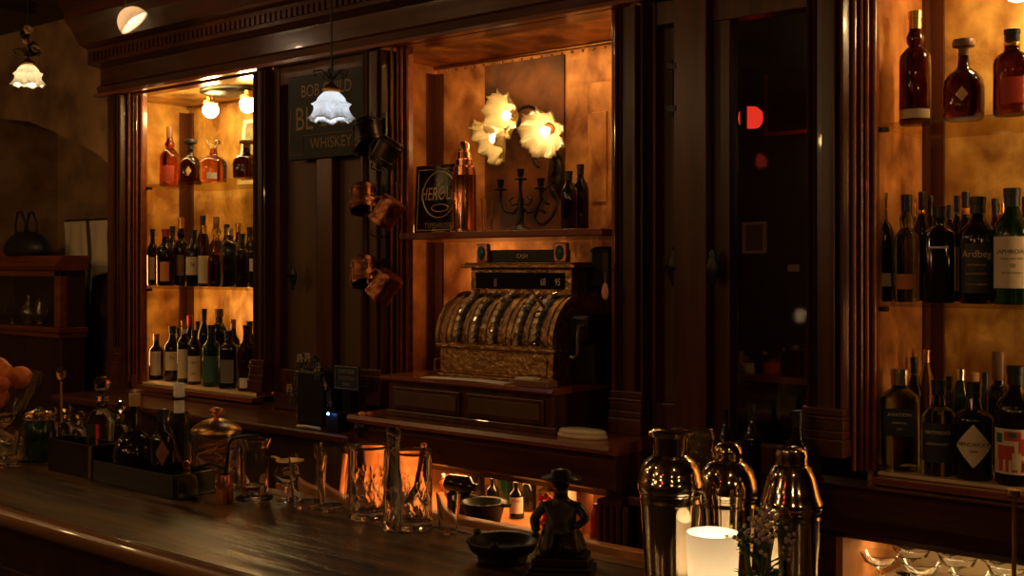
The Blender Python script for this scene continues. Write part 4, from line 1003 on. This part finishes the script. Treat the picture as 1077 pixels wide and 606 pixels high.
# towel
def towel(u, v):
    x0 = at(67, 3.0).x; x1 = at(113, 3.0).x
    return (x0+(x1-x0)*u, 3.0+.012*math.sin(u*22)*(.3+.7*v)+.006*math.sin(9*u+6*v), 1.825-v*(.42 if u < .62 else .27-.12*(u-.8)))
t = thing('hanging_towel', 'cream towel with dark stripe hanging on the wall left of back bar', 'towel', ((at(90, 3.0)).x, 3.0, 1.825))
TM = mat('towel_cloth', (.62, .50, .34), .9); 
M = Matrix.Translation(-Vector(t.location))
MB().grid(towel, 40, 16).build('cloth', TM, t, smooth=True, solid=.005, M=M)
MB().grid(lambda u, v: tuple(Vector(towel(.56+.05*u, v*.999))+Vector((0, -.006, 0))), 4, 16).build('stripe', mat('towel_stripe', (.07, .045, .025), .9), t, smooth=True, M=M)
MB().tube([(-.22, .012, .004), (.22, .012, .004)], .006).tube([(-.2, .012, .004), (-.2, .10, .004)], .005).tube([(.2, .012, .004), (.2, .10, .004)], .005).build('rail', IRON, t)

# ---------------- things on the bar ----------------
ZB = 1.0705
def bp(px, Y): return at(px, Y, z=ZB)
def hh(px, Y, py): return at(px, Y, py).z-ZB
def wr(pw, px, Y): return pw/F*zd(px, Y)/2
# fruit bowl
p = bp(-4, 1.60)
t = thing('fruit_bowl', 'cut crystal footed bowl at the left edge of the bar', 'bowl', p)
cut = lambda a, z, r: 1+(.025*math.cos(18*a)*math.cos(z*160) if .07 < z < .2 else 0)
MB().lathe([(0, 0), (.055, 0), (.055, .006), (.018, .02), (.015, .05), (.05, .075), (.09, .11), (.115, .16), (.128, .215), (.123, .215), (.108, .16), (.084, .115), (.045, .083), (0, .078)], 54, rf=cut).build('bowl', CLEAR, t, smooth='auto')
ORG = mat('orange_skin', (.62, .13, .015), .45, noise=(80, (.75, .19, .025), (1, 1, 1), .2))
for (dx, dy, dz, r, lb) in ((.052, -.01, .222, .033, 'largest pale orange on top of the fruit heap'), (-.01, -.06, .205, .034, 'red-orange fruit at the left front of the bowl'), (.082, -.03, .190, .026, 'small orange low at the right rim of the bowl'), (-.045, .02, .225, .038, 'orange at the left back of the bowl'), (.02, .06, .20, .036, 'orange at the back of the bowl'), (.03, -.02, .150, .038, 'orange buried in the middle of the bowl')):
    t = thing('orange', lb, 'fruit', p+Vector((dx, dy, dz)), group='oranges in the crystal bowl')
    MB().ball((0, 0, 0), r, 20, (1, 1, .94)).build('skin', ORG, t, smooth=True)
    MB().lathe([(0, r*.94), (.003, r*.95), (.002, r*.97), (0, r*.97)], 8).build('stem', GREENG, t)
glassware('stemless_goblet', 'frosted rounded goblet at the extreme left of bar', bp(8, 1.46), .034, .020, .10, mtl=CLEAR, foot=.03)
glassware('small_tumbler', 'small clear tumbler between goblet and green jar', bp(27, 1.53), .026, .022, .085, foot=.0, group=None)
t = thing('green_jar', 'dark green glass jar with a clear lid near the left end', 'jar', bp(40, 1.56))
R = wr(32, 40, 1.56)
MB().lathe([(0, 0), (R*1.05, 0), (R*1.05, .006), (R*.9, .012), (R, .03), (R, .10), (R*.85, .112), (0, .112)], 28).build('body', mat('dark_green_glass', (.012, .055, .030), .08, transmission=.6), t, smooth='auto')
MB().lathe([(0, .113), (R*.95, .113), (R, .12), (R*.8, .132), (R*.3, .138), (R*.25, .146), (0, .148)], 28).build('lid', CLEAR, t, smooth='auto')
def decanter(px, Y, top, pw, label, body=None, sq_=False):
    H = hh(px, Y, top); R = wr(pw, px, Y); t = thing('decanter', label, 'bottle', bp(px, Y), face(bp(px, Y).x, Y, .7))
    MB().lathe([(0, 0), (R*.95, 0), (R, .006), (R, H*.52), (R*.85, H*.60), (R*.40, H*.66), (R*.34, H*.72), (R*.55, H*.76), (R*.5, H*.78), (0, H*.78)], 32, rf=(lambda a, z, r: sq(a, z, r)*.9*(1+.03*math.cos(12*a)) if z < H*.55 else 1) if sq_ else (lambda a, z, r: 1+.05*abs(math.cos(5*a)) if z < H*.6 else 1)).build('glass_body', body or CLEAR, t, smooth='auto')
    MB().lathe([(0, H*.785), (R*.22, H*.785), (R*.2, H*.80), (R*.55, H*.87), (R*.62, H*.92), (R*.4, H*.98), (0, H)], 8).build('stopper', CLEAR, t)
    return t, H, R
t, H, R = decanter(107, 1.60, 395, 30, 'square crystal decanter with faceted ball stopper and red and black tag', None, True)
MB().box(-R*.75, -R*.15, -R-.003, -R-.001, H*.18, H*.50).build('black_tag', DKP, t); MB().box(-.1*R, R*.12, -R-.003, -R-.001, H*.2, H*.5).build('red_tag', mat('bright_red', (.8, .05, .03), .4), t)
decanter(126, 1.66, 421, 20, 'small stoppered decanter right behind the tagged decanter')
decanter(84, 1.64, 432, 17, 'small crystal bottle left of the tagged decanter')
decanter(70, 1.66, 425, 18, 'crystal bottle with pale stopper behind the metal caddy')
decanter(55, 1.665, 428, 18, 'squat crystal bottle at the rear of the metal caddy', None)
# caddies
def caddy(a, b, Yf, d, h, m, label, rz=0, name='bar_caddy'):
    x0, x1 = xr(a, b, Yf); t = thing(name, label, 'tray', ((x0+x1)/2, Yf, ZB), rz); w_ = (x1-x0)/2
    MB().box(-w_, w_, 0, d, 0, .005).box(-w_, w_, 0, .004, .005, h).box(-w_, w_, d-.004, d, .005, h).box(-w_, -w_+.004, .004, d-.004, .005, h).box(w_-.004, w_, .004, d-.004, .005, h).build('box', m, t, bev=.0015)
    return t, w_, h
DM = mat('smoked_metal', (.035, .018, .010), .25, .9)
t, w_, h = caddy(50, 96, 1.50, .075, .085, DM, 'shiny dark metal caddy holding garnish tubs')
MB().tube([(w_-.003, -.003, .004), (w_-.003, -.003, .082)], .004).build('corner_post', BRASS, t)
t, w_, h = caddy(97, 181, 1.49, .115, .055, mat('black_lacquer', (.010, .007, .006), .2), 'long black lacquered caddy holding dark bottles')
for k, px in enumerate((60, 74, 86)):
    x = bp(px, 1.535); q = glassware('garnish_glass', ['small glass at left inside the metal caddy', 'small glass at middle of the metal caddy', 'small glass at right inside the metal caddy'][k], (x.x, 1.535, ZB+.006), .018, .015, .09, cat='glass')
# dark sphere bottle
def custom(name, label, cat, px, Y, prof, m, seg=32, z0=0, rz=0, smooth='auto', part='body'):
    t = thing(name, label, cat, bp(px, Y)+Vector((0, 0, z0)), rz)
    MB().lathe(prof, seg).build(part, m, t, smooth=smooth); return t
R = wr(46, 143, 1.535); H = hh(143, 1.535, 418)
t = custom('round_bottle', 'black spherical bottle with cork in the lacquered caddy', 'bottle', 141, 1.548, [(0, 0), (R*.6, 0), (R*.9, .02), (R*1.0, .05), (R*.96, .078), (R*.78, .100), (R*.48, .115), (R*.24, .123), (R*.2, .13), (R*.2, H-.015), (0, H-.015)], DARKG, z0=.006)
MB().lathe([(0, H-.03), (R*.24, H-.03), (R*.26, H), (0, H)], 16).build('cork', CORK, t)
t = bottle('apoth', bp(170, 1.54)+Vector((0, 0, .006)), wr(24, 170, 1.54), hh(170, 1.54, 430)-.006, DARKG, BLACK, 'dark bottle with round brown seal at the right of the lacquered caddy', rz=face(bp(170, 1.54).x, 1.54), lab=(.30, .62, .6, mat('brown_seal', (.22, .09, .04), .6), 'diamond'))
t = bottle('whisky', bp(188, 1.64), wr(26, 188, 1.64), hh(188, 1.64, 403), CLEAR2, WHITEP, 'pale bottle with long white cap and black neck band behind the caddies', rz=face(bp(188, 1.64).x, 1.64), capz=.70)
zc = hh(188, 1.64, 419)
MB().lathe([(wr(16, 188, 1.64), zc-.003), (wr(16, 188, 1.64), zc+.004)], 18).build('neck_band', BLACK, t, solid=.001)
glassware('wide_tumbler', 'wide clear tumbler behind the black round bottle', bp(160, 1.655), .04, .035, hh(160, 1.655, 431), cat='glass')
# lidded jar
R = wr(50, 227, 1.65); H = hh(227, 1.65, 452)
t = thing('lidded_jar', 'glass jar of cinnamon sticks with domed copper lid', 'jar', bp(227, 1.645))
MB().lathe([(0, 0), (R*.95, 0), (R, .006), (R, H*.9), (R*.96, H), (R*.90, H), (R*.94, H*.9), (R*.94, .01), (0, .008)], 40).build('jar', CLEAR, t, smooth='auto')
CIN = mat('cinnamon', (.45, .16, .05), .6, noise=(8, (.62, .26, .09), (1, 1, 12), .1))
for k in range(22):
    a = random.random()*6.28; r = R*.6*random.random(); zz = .02+(H-.05)*k/22; dx = R*.75*math.cos(a); dy = R*.75*math.sin(a)
    MB().tube([(-dx+r*.2, -dy, zz), (dx+r*.2, dy, zz+.022)], .0045, 7).build('cinnamon_stick', CIN, t, smooth=True)
MB().lathe([(0, H+.028), (R*.2, H+.028), (R*.6, H+.022), (R*.95, H+.010), (R*1.06, H+.001), (R*1.06, H-.004), (R*.99, H-.004), (0, H+.02)], 40).build('lid', BRASS, t, smooth='auto')
MB().lathe([(0, H+.026), (R*.12, H+.028), (R*.10, H+.036), (R*.30, H+.042), (R*.33, H+.048), (R*.22, H+.054), (0, H+.055)], 20).build('knob', COPPER, t, smooth=True)
# small flask bottle
H = hh(196, 1.52, 485); R = wr(23, 196, 1.52)
t = custom('dash_bottle', 'tiny clear bitters bottle standing alone before the lidded jar', 'bottle', 196, 1.52, [(0, 0), (R, 0), (R, .004), (R, H*.5), (R*.8, H*.6), (R*.38, H*.66), (R*.34, H*.8), (R*.34, H*.85), (R*.27, H*.85), (R*.27, H*.68), (R*.72, H*.56), (R*.88, H*.48), (R*.88, .006), (0, .006)], CLEAR)
MB().lathe([(0, H*.80), (R*.26, H*.80), (R*.26, H*.86), (R*.42, H*.88), (R*.42, H*.96), (R*.2, H), (0, H)], 16).build('stopper', COPPER, t, smooth='auto')
H = hh(237, 1.545, 499); R = wr(18, 237, 1.545)
t = custom('copper_jigger', 'small copper measuring cup before the lidded jar', 'jigger', 236, 1.545, [(0, 0), (R*.9, 0), (R, .004), (R, H*.6), (R*.82, H*.95), (R*.78, H), (R*.7, H), (R*.92, H*.6), (R*.85, .006), (0, .006)], COPPER)
# footed mixing glass with black tongs
H = hh(267, 1.63, 461); R = wr(31, 267, 1.63)
hb = lambda a, z, r: 1+.02*math.cos(24*a+z*260)*(1 if .03 < z < H*.85 else 0)
t = thing('footed_mixing_glass', 'tall footed cut mixing glass with flared lip beside the lidded jar', 'glass', bp(267, 1.62))
MB().lathe([(0, 0), (R*1.25, 0), (R*1.25, .004), (R*.8, .010), (R*.9, .022)]+[(R*(.9+.02*i/8), .022+(H*.9-.022)*i/8) for i in range(1, 9)]+[(R*1.15, H), (R*1.08, H), (R*.84, H*.88), (R*.8, .03), (0, .028)], 56, rf=hb).build('bowl', CLEAR, t, smooth='auto')
p0 = bp(240, 1.57)
t = thing('ice_tongs', 'black bent tongs leaning over the footed mixing glass', 'tongs', p0)
q = lambda px, py, Y: at(px, Y, py)-p0
MB().tube([q(237, 500, 1.58), q(239, 480, 1.58), q(240, 467, 1.585), q(244, 461, 1.59), q(256, 459, 1.60), q(272, 458, 1.60)], .004, 8).tube([q(205, 492, 1.56), q(222, 487, 1.57), q(236, 493, 1.575), q(238, 506, 1.575)], .004, 8).build('arm', IRON, t, smooth=True)
# goblet with spoon
R = .024
t = thing('round_goblet', 'small round stemmed goblet left of the tumblers', 'glass', bp(301, 1.655))
H = hh(300, 1.655, 490)
MB().lathe([(0, 0), (.024, 0), (.024, .003), (.004, .008), (.004, .03), (.020, .042), (.029, .06), (.027, H-.01), (.022, H), (.020, H), (.025, H-.012), (.0265, .06), (.018, .045), (0, .036)], 28).build('bowl', CLEAR, t, smooth='auto')
p0 = at(304, 1.655, 487)
t = thing('bar_strainer', 'brass perforated strainer resting on the round goblet', 'strainer', p0)
MB().lathe([(0, 0), (.030, .003), (.032, .006), (.030, .006), (0, .002)], 28).build('disc', BRASS, t, smooth=True)
MB().tube([(-.03, 0, .004), (-.045, -.005, .008), (-.055, -.008, .007)], .004).build('handle', BRASS, t)
for px, Y, top, w1, w2, lb in ((323, 1.64, 479, 40, 30, 'clear ribbed tumbler right of the round goblet'), (349, 1.65, 467, 40, 26, 'tall tapered tumbler left of the cut mixing glass')):
    glassware('tumbler', lb, bp(px, Y), wr(w1, px, Y), wr(w2, px, Y), hh(px, Y, top), base=.012, rf=(lambda a, z, r: 1+.012*math.cos(30*a)) if px < 340 else None, seg=60)
def cutglass(px, Y, top, pw, label):
    H = hh(px, Y, top); R = wr(pw, px, Y)
    def rf(a, z, r):
        if r < R*.93 or z < .012 or z > H*.66: return 1
        n = 12
        g = min(abs(math.sin(n/2*a+z*75)), abs(math.sin(n/2*a-z*75)))
        return 1-.045*max(0, 1-g*4)
    t = thing('mixing_glass', label, 'glass', bp(px, Y))
    n = 26
    pr = [(0, 0), (R*.94, 0)]+[(R, .003+(H-.003)*i/n) for i in range(n+1)]+[(R*1.04, H+.002), (R*.96, H+.002), (R*.9, H*.9), (R*.9, .018), (0, .014)]
    MB().lathe(pr, 96, rf=rf).build('cut_bowl', CLEAR, t, smooth='auto'); return t, H, R
cutglass(387, 1.645, 469, 42, 'diamond-cut mixing glass, left of the pair')
t, H, R = cutglass(433, 1.64, 475, 42, 'diamond-cut mixing glass holding a julep strainer, right of the pair')
p0 = bp(433, 1.64)
t = thing('julep_strainer', 'silver julep strainer with upright handle in the right mixing glass', 'strainer', p0+Vector((0, 0, .02)))
MB().lathe([(0, -.012), (.018, -.008), (.030, 0), (.028, .001), (.016, -.006), (0, -.010)], 24, M=Matrix.Translation((0, 0, .055)) @ Matrix.Rotation(-1.0, 4, 'Y') @ Matrix.Rotation(.5, 4, 'X')).build('bowl', STEEL, t, smooth=True)
MB().tube([(.008, 0, .06), (.020, 0, .10), (.030, 0, .14), (.034, 0, .155)], [.004, .004, .006, .007], 8).build('handle', COPPER, t, smooth=True)
H = hh(413, 1.60, 449)
t = custom('dasher_bottle', 'slender clear glass bottle between the two mixing glasses', 'bottle', 413, 1.60, [(0, 0), (.019, 0), (.02, .004), (.019, H*.45), (.014, H*.6), (.0135, H*.85), (.016, H*.9), (.015, H*.97), (.008, H), (0, H)], CLEAR)
glassware('shot_glass', 'small clear shot glass on the bar right of the mixing glasses', bp(471, 1.655), wr(26, 471, 1.655), wr(19, 471, 1.655), hh(471, 1.655, 519), base=.008)
# stem with spoon at far left
p = bp(64, 1.685)
t = thing('swizzle_stand', 'thin stem topped by a glass knob behind the crystal bottles', 'bar tool', (p.x, 1.685, 1.0745))
Hs = hh(64, 1.685, 388)
MB().lathe([(0, 0), (.02, 0), (.02, .003), (.003, .006), (.0025, Hs-.04), (0, Hs-.04)], 16).build('stem', BRASS, t, smooth=True)
MB().lathe([(0, Hs-.04), (.012, Hs-.03), (.016, Hs-.012), (.008, Hs), (0, Hs+.002)], 8).build('knob', CLEAR, t)

# bronze ashtray and statuette
p = bp(528, 1.56)
t = thing('bronze_dish', 'wide dark bronze dish beside the statuette', 'dish', p, .1)
R = wr(74, 528, 1.56)
MB().lathe([(0, 0), (R*.65, 0), (R*.72, .006), (R*.70, .012), (R*.92, .022), (R*1.0, .034), (R*1.04, .037), (R*1.03, .041), (R*.93, .038), (R*.8, .026), (R*.4, .018), (0, .016)], 44).build('bowl', BRONZE, t, smooth=True)
for k in range(3):
    a = k*2*PI/3+.9; MB().lathe([(0, 0), (.007, .002), (.006, .010), (0, .012)], 10, c=(R*1.0*math.cos(a), R*1.0*math.sin(a), .038)).build('cigar_rest', BRONZE, t, smooth=True)
p = bp(590, 1.56)
t = thing('statuette', 'dark bronze statuette of a seated hatted figure on stepped base', 'statuette', p, .55); t.scale = (1.3, 1.3, .92)
MB().box(-.045, .045, -.035, .035, 0, .014).box(-.041, .041, -.031, .031, .014, .022).box(-.037, .037, -.027, .027, .022, .038).box(-.033, .033, -.024, .024, .038, .044).build('base', BRONZE, t, bev=.003)
mb = bpy.data.meshes.new('figure')
J = [((0, 0, .075), .020), ((0, -.002, .10), .019), ((0, 0, .125), .021), ((0, .0, .14), .010), ((0, -.002, .15), .009),       # pelvis, waist, chest, neck base, neck
     ((-.022, 0, .128), .009), ((-.036, -.008, .105), .007), ((-.030, -.024, .085), .006),
     ((.022, 0, .128), .009), ((.034, -.010, .108), .007), ((.020, -.026, .095), .006),
     ((-.014, -.022, .075), .013), ((-.016, -.032, .055), .011), ((-.018, -.026, .046), .009),
     ((.014, -.022, .075), .013), ((.016, -.034, .058), .011), ((.018, -.026, .046), .009), ((0, -.003, .163), .012), ((0, .012, .055), .022)]
ed = [(0,1),(1,2),(2,3),(3,4),(2,5),(5,6),(6,7),(2,8),(8,9),(9,10),(0,11),(11,12),(12,13),(0,14),(14,15),(15,16),(4,17),(0,18)]
mb.from_pydata([j[0] for j in J], ed, []); mb.materials.append(BRONZE)
fo = bpy.data.objects.new('figure', mb); C.objects.link(fo); fo.parent = t
sk = fo.modifiers.new('skin', 'SKIN'); sk.use_smooth_shade = True
for i, v in enumerate(mb.skin_vertices[0].data): v.radius = (J[i][1], J[i][1])
mb.skin_vertices[0].data[0].use_root = True
q = fo.modifiers.new('sub', 'SUBSURF'); q.levels = 2; q.render_levels = 2
MB().ball((0, -.003, .172), .0125, 14, (1, 1.05, 1.15)).build('head', BRONZE, t, smooth=True)
MB().lathe([(0, .176), (.026, .178), (.027, .181), (.015, .183), (.013, .194), (0, .198)], 24).build('hat', BRONZE, t, smooth=True)
MB().lathe([(0, .044), (.030, .044), (.032, .05), (.026, .075), (.016, .09), (0, .09)], 20, c=(0, .006, 0), rf=lambda a, z, r: 1+.06*math.sin(7*a)).build('draped_seat', BRONZE, t, smooth=True)

# shakers
def shaker(px, Y, top, pw, label, style):
    H = hh(px, Y, top); R = wr(pw, px, Y); t = thing('cocktail_shaker', label, 'shaker', bp(px, Y), group='steel cocktail shakers')
    hb = H*.66
    MB().lathe([(0, 0), (R*.70, 0), (R*.72, .004), (R*.75, .02), (R*.93, hb*.90), (R*.955, hb*.905), (R*.96, hb*.92), (R*.94, hb*.93), (R*.96, hb*.98), (R*.985, hb*.985), (R*.985, hb), (0, hb)], 48).build('tin', STEEL, t, smooth='auto')
    if style == 0:
        pr = [(0, hb), (R, hb), (R*1.02, hb+.004), (R*1.02, hb+.016), (R*.97, hb+.020), (R*.96, hb+.026), (R*.90, hb+.036), (R*.78, hb+.046), (R*.60, hb+.052), (R*.52, hb+.056), (0, hb+.056)]
    elif style == 1:
        pr = [(0, hb), (R, hb), (R*1.02, hb+.003), (R*1.0, hb+.010), (R*1.0, hb+.016), (R*.96, hb+.028), (R*.85, hb+.042), (R*.66, hb+.052), (R*.50, hb+.057), (0, hb+.057)]
    else:
        pr = [(0, hb), (R, hb), (R*1.02, hb+.003), (R*1.0, hb+.010), (R*.92, hb+.018), (R*.86, hb+.028), (R*.76, hb+.046), (R*.62, hb+.060), (R*.48, hb+.064), (0, hb+.064)]
    MB().lathe(pr, 48).build('strainer_top', STEEL, t, smooth='auto')
    zc = pr[-1][1]
    if style == 0: cp = [(0, zc), (R*.54, zc), (R*.56, H-.014), (R*.68, H-.012), (R*.70, H-.006), (R*.55, H-.002), (R*.3, H), (0, H)]
    elif style == 1: cp = [(0, zc), (R*.50, zc), (R*.48, zc+.008), (R*.50, H-.018), (R*.46, H-.008), (R*.3, H-.001), (0, H)]
    else: cp = [(0, zc), (R*.52, zc), (R*.50, zc+.006), (R*.52, H-.012), (R*.48, H-.004), (R*.3, H), (0, H)]
    MB().lathe(cp, 36).build('cap', STEEL, t, smooth='auto')
    return t
shaker(705, 1.50, 450, 68, 'tallest polished steel shaker, left of the three', 0)
shaker(765, 1.61, 465, 62, 'rounded steel shaker behind the candle, middle of three', 1)
shaker(832, 1.56, 470, 64, 'steel shaker with sloping shoulders, right of the three', 2)
# stacked ribbed glasses behind the shakers
p = bp(738, 1.67)
H = hh(738, 1.67, 450)
t = thing('stacked_glasses', 'stack of thin-rimmed glasses between left and middle shaker', 'glass', p)
MB().lathe([(0, 0), (.018, 0)]+[(.018+.0035*abs(math.sin(i*PI/8)), .01+(H-.012)*i/64) for i in range(65)]+[(0, H)], 32).build('ribbed_glass', mat('dark_smoked_glass', (.12, .08, .05), .05, transmission=.6), t, smooth=True)
# candle
Yc = 1.47; p = bp(749, Yc); H = hh(749, Yc, 560); R = wr(57, 749, Yc)
t = thing('candle_holder', 'glowing frosted glass candle cup in front of the shakers', 'candle', p)
MB().lathe([(0, 0), (R*.78, 0), (R*.82, .005), (R*1.0, H), (R*.95, H), (R*.78, .012), (0, .012)], 48).build('glass_cup', FROSTC, t, smooth='auto')
MB().lathe([(0, .0125), (R*.7, .0125), (R*.74, H*.42), (0, H*.41)], 32).build('wax', mat('wax', (.9, .8, .6), .5), t, smooth='auto')
MB().lathe([(0, 0), (.006, .006), (.0075, .013), (.004, .024), (0, .034)], 12, c=(0, 0, H*.44)).build('flame', FLAME, t, smooth=True)
# flower vase
p = bp(800, 1.46)
t = thing('flower_vase', 'small glass vase of dried flowers before the right shaker', 'vase', p)
MB().lathe([(0, 0), (.02, 0), (.022, .01), (.018, .05), (.012, .07), (.015, .085), (.013, .085), (.010, .07), (.015, .05), (.018, .012), (0, .006)], 24).build('vase', CLEAR2, t, smooth='auto')
LF = mat('leaf_green', (.06, .11, .03), .6); HV = mat('heather', (.42, .33, .38), .7); ST = mat('straw_yellow', (.80, .62, .22), .7)
for k in range(11):
    a = k*2.4; r = .012+.0035*k; z = .19-.006*(k % 5)-r*.8
    tip = Vector((r*math.cos(a), r*math.sin(a)*.8, z))
    s_ = MB().tube([(0, 0, .02), tip*.5+Vector((0, 0, .02)), tip], .0012, 5)
    st = s_.build('stem', LF, t, smooth=True)
    b = MB()
    for q in range(16):
        c = tip+Vector((random.gauss(0, .006), random.gauss(0, .006), random.gauss(0, .009))); b.ball(c, random.uniform(.002, .004), 6)
    b.build('blossom', [HV, ST, HV, LF][k % 4], st, smooth=True)
lv = MB()
for k in range(30):
    a = random.random()*6.28; z = random.uniform(.07, .14); l_ = .028; c = Vector((.010*math.cos(a), .010*math.sin(a), z)); e = c+Vector((l_*math.cos(a), l_*math.sin(a), random.uniform(-.005, .02)))
    sd = Vector((-math.sin(a), math.cos(a), 0))*.005; m_ = (c+e)/2
    lv.raw([c, m_+sd, e, m_-sd], [(0, 1, 2, 3)])
lv.build('foliage', LF, t, solid=.0006)
# brass stick at the right
p = bp(1066, 1.60); H = hh(1064, 1.60, 515)
t = thing('brass_rod', 'slim brass rod with flat cap standing at the right end', 'bar tool', p)
MB().lathe([(0, 0), (.03, 0), (.03, .004), (.003, .008), (.003, H-.014), (.0035, H-.012), (.009, H-.008), (.009, H), (0, H)], 16).build('rod', BRASS, t, smooth='auto')
